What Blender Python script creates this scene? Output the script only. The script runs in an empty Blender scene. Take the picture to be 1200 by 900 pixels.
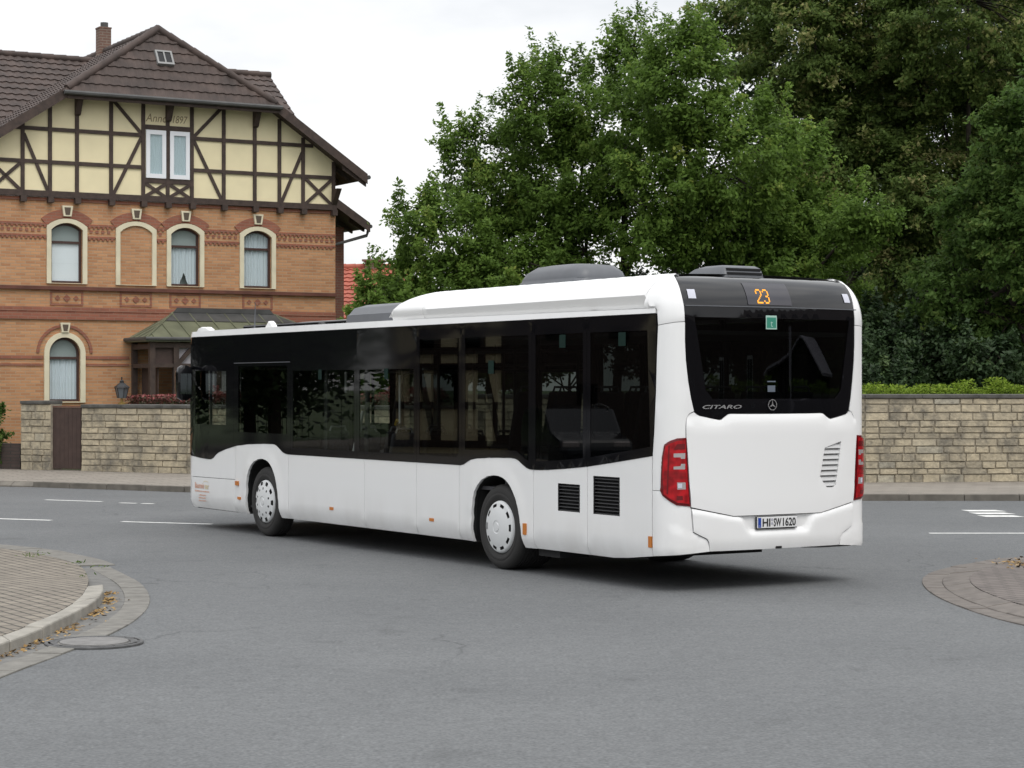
import bpy, bmesh, math, random
import numpy as np
from mathutils import Vector, Matrix
from mathutils.geometry import delaunay_2d_cdt

random.seed(7)
np.random.seed(7)
R = math.radians
scene = bpy.context.scene
col = scene.collection

# ------------------------------------------------------------------ camera
cam_d = bpy.data.cameras.new("camera")
cam = bpy.data.objects.new("camera", cam_d)
col.objects.link(cam)
cam.location = (0, 0, 2.04)
cam.rotation_euler = (R(90.11), 0, 0)
cam_d.sensor_width = 36
cam_d.lens = 36 * 2418.36 / 1200
cam_d.clip_start = 0.1
cam_d.clip_end = 3000
scene.camera = cam

# ------------------------------------------------------------------ world, sun, exposure
SUN_EL, SUN_AZ = R(58), R(150)          # azimuth clockwise from +Y
world = bpy.data.worlds.new("World")
scene.world = world
world.use_nodes = True
wn, wl = world.node_tree.nodes, world.node_tree.links
wn.clear()
w_out = wn.new("ShaderNodeOutputWorld")
w_bg = wn.new("ShaderNodeBackground")
w_bg.inputs["Strength"].default_value = 0.1
sky = wn.new("ShaderNodeTexSky")
sky.sky_type = 'NISHITA'
sky.sun_disc = False
sky.sun_elevation = SUN_EL
sky.sun_rotation = SUN_AZ
tc = wn.new("ShaderNodeTexCoord")
mp = wn.new("ShaderNodeMapping")
mp.inputs["Scale"].default_value = (1.0, 1.0, 2.6)
mp.inputs["Location"].default_value = (3.1, 0.4, 0.0)
nz = wn.new("ShaderNodeTexNoise")
nz.inputs["Scale"].default_value = 2.6
nz.inputs["Detail"].default_value = 7
nz.inputs["Roughness"].default_value = 0.55
ramp = wn.new("ShaderNodeValToRGB")
ramp.color_ramp.elements[0].position = 0.36
ramp.color_ramp.elements[0].color = (6.0, 6.2, 6.5, 1)
ramp.color_ramp.elements[1].position = 0.62
ramp.color_ramp.elements[1].color = (9.4, 9.4, 9.4, 1)
sep = wn.new("ShaderNodeSeparateXYZ")
mr = wn.new("ShaderNodeMapRange")
mr.inputs["From Min"].default_value = 0.1
mr.inputs["From Max"].default_value = 0.9
mr.inputs["To Min"].default_value = 1.0
mr.inputs["To Max"].default_value = 2.3
mul = wn.new("ShaderNodeMix"); mul.data_type = 'RGBA'; mul.blend_type = 'MULTIPLY'
mul.inputs["Factor"].default_value = 1
mixs = wn.new("ShaderNodeMix"); mixs.data_type = 'RGBA'
mixs.inputs["Factor"].default_value = 0.93
wl.new(tc.outputs["Generated"], mp.inputs["Vector"])
wl.new(mp.outputs["Vector"], nz.inputs["Vector"])
wl.new(nz.outputs["Fac"], ramp.inputs["Fac"])
wl.new(tc.outputs["Generated"], sep.inputs[0])
wl.new(sep.outputs["Z"], mr.inputs["Value"])
wl.new(ramp.outputs["Color"], mul.inputs["A"])
wl.new(mr.outputs["Result"], mul.inputs["B"])
wl.new(sky.outputs["Color"], mixs.inputs["A"])
wl.new(mul.outputs["Result"], mixs.inputs["B"])
wl.new(mixs.outputs["Result"], w_bg.inputs["Color"])
wl.new(w_bg.outputs["Background"], w_out.inputs["Surface"])

sun_d = bpy.data.lights.new("sun", 'SUN')
sun_d.energy = 1.0
sun_d.angle = R(25)
sun_d.color = (1.0, 0.96, 0.9)
sun = bpy.data.objects.new("sun", sun_d)
col.objects.link(sun)
sun.location = (0, 0, 40)
sdir = Vector((math.sin(SUN_AZ) * math.cos(SUN_EL), math.cos(SUN_AZ) * math.cos(SUN_EL), math.sin(SUN_EL)))
sun.rotation_euler = sdir.to_track_quat('Z', 'Y').to_euler()

scene.view_settings.view_transform = 'Standard'
scene.view_settings.look = 'None'
scene.view_settings.exposure = 0.22
scene.view_settings.gamma = 1
scene.view_settings.use_curve_mapping = False
scene.render.engine = 'CYCLES'
scene.cycles.max_bounces = 8
scene.cycles.transparent_max_bounces = 16
scene.cycles.use_denoising = True

# ------------------------------------------------------------------ material helpers
def new_mat(name):
    m = bpy.data.materials.new(name)
    m.use_nodes = True
    return m, m.node_tree.nodes, m.node_tree.links, m.node_tree.nodes["Principled BSDF"]

def rgb(c):
    return (c[0], c[1], c[2], 1)

def plain(name, c, rough=0.6, metal=0.0, spec=0.5, var=0.0, vscale=6.0, bump=0.0, bscale=40.0, coat=0.0, detail=5.0):
    """A surface with an optional soft mottling of its own colour and a fine bump."""
    m, n, l, b = new_mat(name)
    b.inputs["Base Color"].default_value = rgb(c)
    b.inputs["Roughness"].default_value = rough
    b.inputs["Metallic"].default_value = metal
    b.inputs["Specular IOR Level"].default_value = spec
    b.inputs["Coat Weight"].default_value = coat
    b.inputs["Coat Roughness"].default_value = 0.05
    t = n.new("ShaderNodeTexCoord")
    if var > 0:
        z = n.new("ShaderNodeTexNoise")
        z.inputs["Scale"].default_value = vscale
        z.inputs["Detail"].default_value = detail
        r = n.new("ShaderNodeValToRGB")
        r.color_ramp.elements[0].position = 0.3
        r.color_ramp.elements[0].color = rgb([x * (1 - var) for x in c])
        r.color_ramp.elements[1].position = 0.7
        r.color_ramp.elements[1].color = rgb([min(1, x * (1 + var)) for x in c])
        l.new(t.outputs["Object"], z.inputs["Vector"])
        l.new(z.outputs["Fac"], r.inputs["Fac"])
        l.new(r.outputs["Color"], b.inputs["Base Color"])
    if bump > 0:
        z2 = n.new("ShaderNodeTexNoise")
        z2.inputs["Scale"].default_value = bscale
        z2.inputs["Detail"].default_value = 6
        bp = n.new("ShaderNodeBump")
        bp.inputs["Strength"].default_value = bump
        bp.inputs["Distance"].default_value = 0.01
        l.new(t.outputs["Object"], z2.inputs["Vector"])
        l.new(z2.outputs["Fac"], bp.inputs["Height"])
        l.new(bp.outputs["Normal"], b.inputs["Normal"])
    return m

def brick_mat(name, c1, c2, mortar, bw=0.25, bh=0.075, msize=0.012, plane='xz', var=0.25, rough=0.85, rot=0.0, bump=0.4, stain=None):
    m, n, l, b = new_mat(name)
    t = n.new("ShaderNodeTexCoord")
    s = n.new("ShaderNodeSeparateXYZ")
    l.new(t.outputs["Object"], s.inputs[0])
    cb = n.new("ShaderNodeCombineXYZ")
    if plane == 'xz':
        ad = n.new("ShaderNodeMath"); ad.operation = 'ADD'
        l.new(s.outputs["X"], ad.inputs[0]); l.new(s.outputs["Y"], ad.inputs[1])
        l.new(ad.outputs[0], cb.inputs["X"]); l.new(s.outputs["Z"], cb.inputs["Y"])
    else:
        l.new(s.outputs["X"], cb.inputs["X"]); l.new(s.outputs["Y"], cb.inputs["Y"])
    mpp = n.new("ShaderNodeMapping")
    mpp.inputs["Rotation"].default_value = (0, 0, rot)
    l.new(cb.outputs[0], mpp.inputs["Vector"])
    br = n.new("ShaderNodeTexBrick")
    br.inputs["Scale"].default_value = 1.0
    br.inputs["Brick Width"].default_value = bw
    br.inputs["Row Height"].default_value = bh
    br.inputs["Mortar Size"].default_value = msize
    br.inputs["Mortar Smooth"].default_value = 0.3
    br.inputs["Color1"].default_value = rgb(c1)
    br.inputs["Color2"].default_value = rgb(c2)
    br.inputs["Mortar"].default_value = rgb(mortar)
    l.new(mpp.outputs[0], br.inputs["Vector"])
    z = n.new("ShaderNodeTexNoise")
    z.inputs["Scale"].default_value = 1.3
    z.inputs["Detail"].default_value = 8
    z.inputs["Roughness"].default_value = 0.7
    l.new(t.outputs["Object"], z.inputs["Vector"])
    r = n.new("ShaderNodeValToRGB")
    r.color_ramp.elements[0].position = 0.3
    r.color_ramp.elements[0].color = (1 - var, 1 - var, 1 - var, 1)
    r.color_ramp.elements[1].position = 0.7
    r.color_ramp.elements[1].color = (1, 1, 1, 1)
    l.new(z.outputs["Fac"], r.inputs["Fac"])
    mx = n.new("ShaderNodeMix"); mx.data_type = 'RGBA'; mx.blend_type = 'MULTIPLY'
    mx.inputs["Factor"].default_value = 1
    l.new(br.outputs["Color"], mx.inputs["A"])
    l.new(r.outputs["Color"], mx.inputs["B"])
    l.new(mx.outputs["Result"], b.inputs["Base Color"])
    b.inputs["Roughness"].default_value = rough
    bp = n.new("ShaderNodeBump")
    bp.inputs["Strength"].default_value = bump
    bp.inputs["Distance"].default_value = 0.01
    inv = n.new("ShaderNodeMath"); inv.operation = 'SUBTRACT'; inv.inputs[0].default_value = 1
    l.new(br.outputs["Fac"], inv.inputs[1])
    l.new(inv.outputs[0], bp.inputs["Height"])
    l.new(bp.outputs["Normal"], b.inputs["Normal"])
    return m

def glass_mat(name, tint, rough=0.0, ior=1.5):
    m = bpy.data.materials.new(name)
    m.use_nodes = True
    n, l = m.node_tree.nodes, m.node_tree.links
    n.clear()
    o = n.new("ShaderNodeOutputMaterial")
    g = n.new("ShaderNodeBsdfGlossy"); g.inputs["Roughness"].default_value = rough
    g.inputs["Color"].default_value = (1, 1, 1, 1)
    tr = n.new("ShaderNodeBsdfTransparent"); tr.inputs["Color"].default_value = rgb(tint)
    ge = n.new("ShaderNodeNewGeometry"); dt = n.new("ShaderNodeVectorMath"); dt.operation = 'DOT_PRODUCT'
    l.new(ge.outputs["Incoming"], dt.inputs[0]); l.new(ge.outputs["Normal"], dt.inputs[1])
    def mth(op, a, b):
        k = n.new("ShaderNodeMath"); k.operation = op
        for i, q in enumerate((a, b)):
            if q is None: continue
            if isinstance(q, (int, float)): k.inputs[i].default_value = q
            else: l.new(q, k.inputs[i])
        return k.outputs[0]
    ab = mth('ABSOLUTE', dt.outputs["Value"], None)
    f = n.new("ShaderNodeMath"); f.operation = 'ADD'; f.inputs[0].default_value = 0.030
    l.new(mth('MULTIPLY', mth('POWER', mth('SUBTRACT', 1.0, ab), 5.0), 0.958), f.inputs[1])
    mx = n.new("ShaderNodeMixShader")
    l.new(f.outputs[0], mx.inputs[0]); l.new(tr.outputs[0], mx.inputs[1]); l.new(g.outputs[0], mx.inputs[2])
    l.new(mx.outputs[0], o.inputs["Surface"])
    return m

def emit_mat(name, c, strength):
    m = bpy.data.materials.new(name)
    m.use_nodes = True
    n, l = m.node_tree.nodes, m.node_tree.links
    n.clear()
    o = n.new("ShaderNodeOutputMaterial")
    e = n.new("ShaderNodeEmission"); e.inputs["Color"].default_value = rgb(c); e.inputs["Strength"].default_value = strength
    l.new(e.outputs[0], o.inputs["Surface"])
    return m

def tint_mat(name, stops, rough=0.85, transl=0.0, bump=0.0, stain=None, spec=0.3):
    """Colour from the mesh attribute 'tint' (0..1): each leaf or block its own shade."""
    m, n, l, b = new_mat(name)
    a = n.new("ShaderNodeAttribute"); a.attribute_name = "tint"
    r = n.new("ShaderNodeValToRGB")
    els = r.color_ramp.elements
    els[0].position, els[0].color = stops[0][0], rgb(stops[0][1])
    els[1].position, els[1].color = stops[-1][0], rgb(stops[-1][1])
    for p, c in stops[1:-1]:
        e = els.new(p); e.color = rgb(c)
    l.new(a.outputs["Fac"], r.inputs["Fac"])
    src = r.outputs["Color"]
    t = n.new("ShaderNodeTexCoord")
    if stain:
        z = n.new("ShaderNodeTexNoise"); z.inputs["Scale"].default_value = stain[1]
        z.inputs["Detail"].default_value = 9; z.inputs["Roughness"].default_value = 0.68
        l.new(t.outputs["Object"], z.inputs["Vector"])
        rr = n.new("ShaderNodeValToRGB")
        rr.color_ramp.elements[0].position = stain[2]; rr.color_ramp.elements[0].color = (0, 0, 0, 1)
        rr.color_ramp.elements[1].position = stain[3]; rr.color_ramp.elements[1].color = (1, 1, 1, 1)
        l.new(z.outputs["Fac"], rr.inputs["Fac"])
        mx = n.new("ShaderNodeMix"); mx.data_type = 'RGBA'
        l.new(rr.outputs["Color"], mx.inputs["Factor"])
        l.new(src, mx.inputs["A"]); mx.inputs["B"].default_value = rgb(stain[0])
        src = mx.outputs["Result"]
    if bump:
        z3 = n.new("ShaderNodeTexNoise"); z3.inputs["Scale"].default_value = 9; z3.inputs["Detail"].default_value = 8; z3.inputs["Roughness"].default_value = 0.7
        l.new(t.outputs["Object"], z3.inputs["Vector"])
        r3 = n.new("ShaderNodeValToRGB")
        r3.color_ramp.elements[0].position = 0.3; r3.color_ramp.elements[0].color = (0.66, 0.66, 0.67, 1)
        r3.color_ramp.elements[1].position = 0.68; r3.color_ramp.elements[1].color = (1.2, 1.18, 1.12, 1)
        l.new(z3.outputs["Fac"], r3.inputs["Fac"])
        m3 = n.new("ShaderNodeMix"); m3.data_type = 'RGBA'; m3.blend_type = 'MULTIPLY'; m3.inputs["Factor"].default_value = 1
        l.new(src, m3.inputs["A"]); l.new(r3.outputs["Color"], m3.inputs["B"]); src = m3.outputs["Result"]
    l.new(src, b.inputs["Base Color"])
    b.inputs["Roughness"].default_value = rough
    b.inputs["Specular IOR Level"].default_value = spec
    if bump:
        z2 = n.new("ShaderNodeTexNoise"); z2.inputs["Scale"].default_value = 18; z2.inputs["Detail"].default_value = 8
        bp = n.new("ShaderNodeBump"); bp.inputs["Strength"].default_value = bump; bp.inputs["Distance"].default_value = 0.03
        l.new(t.outputs["Object"], z2.inputs["Vector"]); l.new(z2.outputs["Fac"], bp.inputs["Height"])
        l.new(bp.outputs["Normal"], b.inputs["Normal"])
    if transl:
        o = n["Material Output"]
        tl = n.new("ShaderNodeBsdfTranslucent")
        l.new(src, tl.inputs["Color"])
        ms = n.new("ShaderNodeMixShader"); ms.inputs[0].default_value = transl
        l.new(b.outputs[0], ms.inputs[1]); l.new(tl.outputs[0], ms.inputs[2])
        l.new(ms.outputs[0], o.inputs["Surface"])
    return m

def asphalt_mat():
    m, n, l, b = new_mat("asphalt")
    t = n.new("ShaderNodeTexCoord")
    def noise(scale, detail, rough, p0, c0, p1, c1):
        z = n.new("ShaderNodeTexNoise"); z.inputs["Scale"].default_value = scale
        z.inputs["Detail"].default_value = detail; z.inputs["Roughness"].default_value = rough
        l.new(t.outputs["Object"], z.inputs["Vector"])
        r = n.new("ShaderNodeValToRGB")
        r.color_ramp.elements[0].position = p0; r.color_ramp.elements[0].color = rgb(c0)
        r.color_ramp.elements[1].position = p1; r.color_ramp.elements[1].color = rgb(c1)
        l.new(z.outputs["Fac"], r.inputs["Fac"])
        return r.outputs["Color"]
    def mult(a, c):
        mx = n.new("ShaderNodeMix"); mx.data_type = 'RGBA'; mx.blend_type = 'MULTIPLY'; mx.inputs["Factor"].default_value = 1
        l.new(a, mx.inputs["A"]); l.new(c, mx.inputs["B"])
        return mx.outputs["Result"]
    g = lambda v: (v, v, v)
    col_ = noise(0.30, 8, 0.62, 0.3, (0.102, 0.106, 0.109), 0.7, (0.130, 0.1345, 0.137))
    col_ = mult(col_, noise(36, 2, 0.6, 0.28, g(0.74), 0.72, g(1.25)))       # aggregate
    col_ = mult(col_, noise(9, 3, 0.6, 0.3, g(0.88), 0.7, g(1.10)))
    col_ = mult(col_, noise(1.7, 2, 0.5, 0.27, g(0.86), 0.36, g(1.0)))       # scattered darker stains
    v = n.new("ShaderNodeTexVoronoi"); v.inputs["Scale"].default_value = 5.5  # rare pale specks
    l.new(t.outputs["Object"], v.inputs["Vector"])
    rv = n.new("ShaderNodeValToRGB")
    rv.color_ramp.elements[0].position = 0.03; rv.color_ramp.elements[0].color = (1.6, 1.6, 1.55, 1)
    rv.color_ramp.elements[1].position = 0.06; rv.color_ramp.elements[1].color = (1, 1, 1, 1)
    l.new(v.outputs["Distance"], rv.inputs["Fac"])
    col_ = mult(col_, rv.outputs["Color"])
    # hairline cracks: edges of large warped cells, kept only here and there
    wz = n.new("ShaderNodeTexNoise"); wz.inputs["Scale"].default_value = 1.1; wz.inputs["Detail"].default_value = 4
    l.new(t.outputs["Object"], wz.inputs["Vector"])
    ad = n.new("ShaderNodeVectorMath"); ad.operation = 'ADD'
    l.new(t.outputs["Object"], ad.inputs[0]); l.new(wz.outputs["Color"], ad.inputs[1])
    vc = n.new("ShaderNodeTexVoronoi"); vc.feature = 'DISTANCE_TO_EDGE'; vc.inputs["Scale"].default_value = 0.16
    l.new(ad.outputs[0], vc.inputs["Vector"])
    rc = n.new("ShaderNodeValToRGB")
    rc.color_ramp.elements[0].position = 0.0; rc.color_ramp.elements[0].color = (0.68, 0.68, 0.68, 1)
    rc.color_ramp.elements[1].position = 0.0035; rc.color_ramp.elements[1].color = (1, 1, 1, 1)
    l.new(vc.outputs["Distance"], rc.inputs["Fac"])
    mk = noise(0.23, 2, 0.5, 0.50, g(1.0), 0.56, g(0.0))
    mx = n.new("ShaderNodeMix"); mx.data_type = 'RGBA'; mx.inputs["A"].default_value = (1, 1, 1, 1)
    iv = n.new("ShaderNodeInvert"); l.new(mk, iv.inputs["Color"])
    l.new(iv.outputs[0], mx.inputs["Factor"]); l.new(rc.outputs["Color"], mx.inputs["B"])
    col_ = mult(col_, mx.outputs["Result"])
    l.new(col_, b.inputs["Base Color"])
    b.inputs["Roughness"].default_value = 0.82
    b.inputs["Specular IOR Level"].default_value = 0.3
    z3 = n.new("ShaderNodeTexVoronoi"); z3.inputs["Scale"].default_value = 55
    l.new(t.outputs["Object"], z3.inputs["Vector"])
    bp = n.new("ShaderNodeBump"); bp.inputs["Strength"].default_value = 0.6; bp.inputs["Distance"].default_value = 0.008
    l.new(z3.outputs["Distance"], bp.inputs["Height"]); l.new(bp.outputs["Normal"], b.inputs["Normal"])
    return m

def bus_paint():
    """white gloss paint with a thin film of road grime along the skirts"""
    m, n, l, b = new_mat("bus_white_paint")
    t = n.new("ShaderNodeTexCoord"); s_ = n.new("ShaderNodeSeparateXYZ"); l.new(t.outputs["Object"], s_.inputs[0])
    mr_ = n.new("ShaderNodeMapRange"); mr_.inputs["From Min"].default_value = 0.80; mr_.inputs["From Max"].default_value = 0.26
    mr_.inputs["To Min"].default_value = 0.0; mr_.inputs["To Max"].default_value = 0.42
    l.new(s_.outputs["Z"], mr_.inputs["Value"])
    z = n.new("ShaderNodeTexNoise"); z.inputs["Scale"].default_value = 2.2; z.inputs["Detail"].default_value = 8; z.inputs["Roughness"].default_value = 0.65
    mp_ = n.new("ShaderNodeMapping"); mp_.inputs["Scale"].default_value = (1, 1, 0.35)
    l.new(t.outputs["Object"], mp_.inputs["Vector"]); l.new(mp_.outputs[0], z.inputs["Vector"])
    r = n.new("ShaderNodeValToRGB")
    r.color_ramp.elements[0].position = 0.35; r.color_ramp.elements[0].color = (0.12, 0.12, 0.12, 1)
    r.color_ramp.elements[1].position = 0.75; r.color_ramp.elements[1].color = (0.8, 0.8, 0.8, 1)
    l.new(z.outputs["Fac"], r.inputs["Fac"])
    mu = n.new("ShaderNodeMath"); mu.operation = 'MULTIPLY'; l.new(mr_.outputs[0], mu.inputs[0]); l.new(r.outputs["Color"], mu.inputs[1])
    mx = n.new("ShaderNodeMix"); mx.data_type = 'RGBA'; mx.inputs["A"].default_value = (0.79, 0.79, 0.785, 1); mx.inputs["B"].default_value = (0.40, 0.37, 0.33, 1)
    l.new(mu.outputs[0], mx.inputs["Factor"]); l.new(mx.outputs["Result"], b.inputs["Base Color"])
    b.inputs["Roughness"].default_value = 0.22
    b.inputs["Coat Weight"].default_value = 0.5; b.inputs["Coat Roughness"].default_value = 0.03
    return m

M = {}
M['asphalt'] = asphalt_mat()
M['white_line'] = plain("road_paint", (0.62, 0.62, 0.60), 0.7, var=0.2, vscale=9)
M['kerb'] = plain("kerb_concrete", (0.25, 0.235, 0.205), 0.9, var=0.22, vscale=5, bump=0.3)
M['kerb_far'] = plain("kerb_concrete_dirty", (0.13, 0.118, 0.1), 0.9, var=0.25, vscale=4, bump=0.3)
M['gutter_red'] = plain("gutter_brownish", (0.125, 0.110, 0.098), 0.9, var=0.22, vscale=7, bump=0.3)
M['gutter'] = plain("gutter_concrete", (0.15, 0.143, 0.128), 0.9, var=0.22, vscale=7, bump=0.3)
M['channel'] = plain("gutter_channel", (0.12, 0.117, 0.11), 0.9, var=0.25, vscale=7, bump=0.3)
M['paver'] = brick_mat("brick_paving", (0.235, 0.205, 0.165), (0.185, 0.16, 0.13), (0.055, 0.05, 0.04), 0.25, 0.125, 0.014, 'xy', 0.25, 0.9, R(58))
M['paver_red'] = brick_mat("red_brick_paving", (0.165, 0.142, 0.128), (0.135, 0.115, 0.105), (0.06, 0.053, 0.047), 0.25, 0.125, 0.012, 'xy', 0.3, 0.9, R(-35))
M['slab'] = brick_mat("pavement_slabs", (0.26, 0.235, 0.2), (0.225, 0.2, 0.17), (0.12, 0.105, 0.09), 0.5, 0.35, 0.012, 'xy', 0.25, 0.9, R(-22))
M['grass'] = plain("grass", (0.06, 0.09, 0.03), 0.9, var=0.4, vscale=3, bump=0.5)
M['sandstone'] = tint_mat("sandstone", [(0, (0.27, 0.245, 0.195)), (0.45, (0.41, 0.36, 0.27)), (0.8, (0.48, 0.42, 0.31)), (1, (0.39, 0.365, 0.30))], 0.95, bump=0.6, stain=((0.155, 0.145, 0.125), 1.9, 0.48, 0.68))
M['mortar'] = plain("wall_mortar", (0.26, 0.23, 0.18), 0.95, var=0.3, vscale=8)
M['coping'] = plain("coping_stone", (0.085, 0.082, 0.075), 0.95, var=0.35, vscale=5, bump=0.4)
M['brick_y'] = brick_mat("ochre_brick", (0.56, 0.295, 0.145), (0.42, 0.20, 0.095), (0.42, 0.29, 0.18), 0.25, 0.077, 0.010, 'xz', 0.18)
M['brick_r'] = brick_mat("red_brick", (0.34, 0.125, 0.075), (0.27, 0.095, 0.06), (0.29, 0.16, 0.11), 0.25, 0.077, 0.010, 'xz', 0.25)
M['brick_d'] = brick_mat("dark_red_brick", (0.20, 0.075, 0.05), (0.15, 0.06, 0.042), (0.17, 0.12, 0.09), 0.25, 0.077, 0.010, 'xz', 0.3)
M['brick_c'] = brick_mat("chimney_brick", (0.20, 0.11, 0.08), (0.15, 0.085, 0.065), (0.24, 0.19, 0.15), 0.25, 0.077, 0.012, 'xz', 0.3)
M['brick_dark'] = brick_mat("dark_brick", (0.085, 0.06, 0.052), (0.065, 0.045, 0.04), (0.05, 0.045, 0.04), 0.25, 0.077, 0.01, 'xz', 0.3)  # very dark grey-brown brick with darker joints
M['plaster'] = plain("cream_plaster", (0.78, 0.69, 0.45), 0.9, var=0.06, vscale=1.5, bump=0.1)
M['timber'] = plain("dark_timber", (0.052, 0.034, 0.027), 0.75, var=0.3, vscale=8, bump=0.2)
M['tile'] = plain("brown_roof_tile", (0.052, 0.035, 0.029), 0.75, var=0.4, vscale=2.2, bump=0.2)
M['tile_red'] = plain("red_roof_tile", (0.30, 0.075, 0.045), 0.8, var=0.2, vscale=2)
M['trim'] = plain("cream_stone_trim", (0.66, 0.60, 0.44), 0.85, var=0.08, vscale=3)
M['white_frame'] = plain("white_window_frame", (0.78, 0.79, 0.82), 0.4)
M['brown_frame'] = plain("brown_window_frame", (0.055, 0.025, 0.02), 0.5)
M['copper'] = plain("green_metal_roof", (0.12, 0.127, 0.078), 0.6, var=0.3, vscale=1.6)
M['lead'] = plain("grey_flashing", (0.06, 0.06, 0.058), 0.65, var=0.25, vscale=3)
M['curtain'] = plain("net_curtain", (0.66, 0.70, 0.74), 0.9)
M['blind'] = plain("white_blind", (0.88, 0.89, 0.92), 0.9)
M['dark_room'] = plain("dark_room", (0.03, 0.03, 0.03), 0.9)
M['glass'] = glass_mat("house_glass", (0.86, 0.9, 0.9))
M['grey_roller'] = plain("grey_roller", (0.36, 0.39, 0.38), 0.9)
M['grey_panel'] = plain("grey_panel", (0.40, 0.38, 0.40), 0.6, var=0.05)
M['gate'] = plain("brown_gate", (0.055, 0.034, 0.028), 0.7, var=0.2, vscale=6)
M['iron'] = plain("black_iron", (0.015, 0.015, 0.016), 0.5, metal=0.3)
M['lamp_glass'] = plain("lamp_glass", (0.10, 0.11, 0.12), 0.2)
M['brass'] = plain("worn_brass", (0.25, 0.17, 0.05), 0.5, metal=0.5)
M['bark'] = plain("bark", (0.035, 0.028, 0.02), 0.95, var=0.4, vscale=6, bump=0.6)
M['manhole'] = plain("cast_iron_ring", (0.075, 0.075, 0.075), 0.7, metal=0.2, var=0.3, vscale=10, bump=0.4)
M['manhole_c'] = plain("manhole_concrete", (0.16, 0.155, 0.15), 0.9, var=0.2, vscale=9, bump=0.5)
# bus
M['bus_white'] = bus_paint()
M['louvre'] = plain("louvre_shaded_white", (0.50, 0.50, 0.50), 0.5)  # shade on the white slats put into a grey base colour
M['bus_black'] = plain("bus_black_gloss", (0.005, 0.005, 0.006), 0.05, spec=0.32)
M['bus_black_roof'] = plain("bus_black_roof_gloss", (0.010, 0.010, 0.011), 0.09)
M['bus_inner'] = plain("bus_dark_inner", (0.012, 0.012, 0.012), 0.8)
M['bus_under'] = plain("bus_underbody", (0.014, 0.014, 0.014), 0.85)
M['bus_grey'] = plain("bus_grey_plastic", (0.085, 0.09, 0.1), 0.45, var=0.08)
M['bus_floor'] = plain("bus_floor", (0.05, 0.05, 0.055), 0.7)
M['bus_lining'] = plain("bus_lining", (0.10, 0.10, 0.10), 0.7)
M['seat_cloth'] = plain("seat_cloth", (0.045, 0.045, 0.055), 0.95, var=0.3, vscale=30)
M['seat_grey'] = plain("seat_shell", (0.20, 0.20, 0.21), 0.5)
M['bus_glass'] = glass_mat("bus_tinted_glass", (0.50, 0.53, 0.51))
M['bus_glass_dark'] = glass_mat("bus_dark_glass", (0.13, 0.145, 0.14))
M['rubber'] = plain("tyre_rubber", (0.022, 0.021, 0.02), 0.8, var=0.15, vscale=4)
M['cap'] = plain("hubcap_paint", (0.62, 0.63, 0.63), 0.45)
M['slot'] = plain("hub_dark", (0.012, 0.012, 0.012), 0.7)
M['orange'] = plain("amber_reflector", (0.50, 0.17, 0.03), 0.35)
M['red_lens'] = plain("red_lens", (0.33, 0.006, 0.010), 0.22, spec=0.35, var=0.35, vscale=14, detail=1)
M['red_dark'] = plain("dark_red_lens", (0.13, 0.004, 0.006), 0.2)
M['silver'] = plain("silver_lens", (0.44, 0.40, 0.40), 0.25, metal=0.4)
M['led'] = emit_mat("orange_led", (1.0, 0.42, 0.06), 1.5)
M['chrome'] = plain("chrome", (0.68, 0.68, 0.68), 0.22, metal=0.8)
M['plate_white'] = plain("plate_white", (0.68, 0.68, 0.68), 0.4)
M['plate_blue'] = plain("plate_blue", (0.012, 0.05, 0.30), 0.4)
M['ink'] = plain("plate_ink", (0.02, 0.02, 0.02), 0.5)
M['sticker'] = plain("sticker_white", (0.52, 0.53, 0.60), 0.5)
M['sticker_grey'] = plain("sticker_grey", (0.36, 0.36, 0.42), 0.5)
M['sticker_green'] = plain("sticker_green", (0.03, 0.22, 0.15), 0.5)
M['sticker_pale'] = plain("sticker_pale_green", (0.35, 0.52, 0.45), 0.5)
M['logo_orange'] = plain("orange_lettering", (0.62, 0.34, 0.24), 0.5)
M['logo_gold'] = plain("gold_lettering", (0.62, 0.52, 0.33), 0.5)
M['yellow'] = plain("yellow_handle", (0.62, 0.42, 0.02), 0.4)
M['pole'] = plain("grab_pole", (0.05, 0.05, 0.05), 0.4)
M['pole_pale'] = plain("pale_pole", (0.5, 0.5, 0.5), 0.35)
M['grille'] = plain("grille_black", (0.008, 0.008, 0.009), 0.4)
M['lettering_dark'] = plain("lettering_brown", (0.26, 0.19, 0.11), 0.8)

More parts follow.
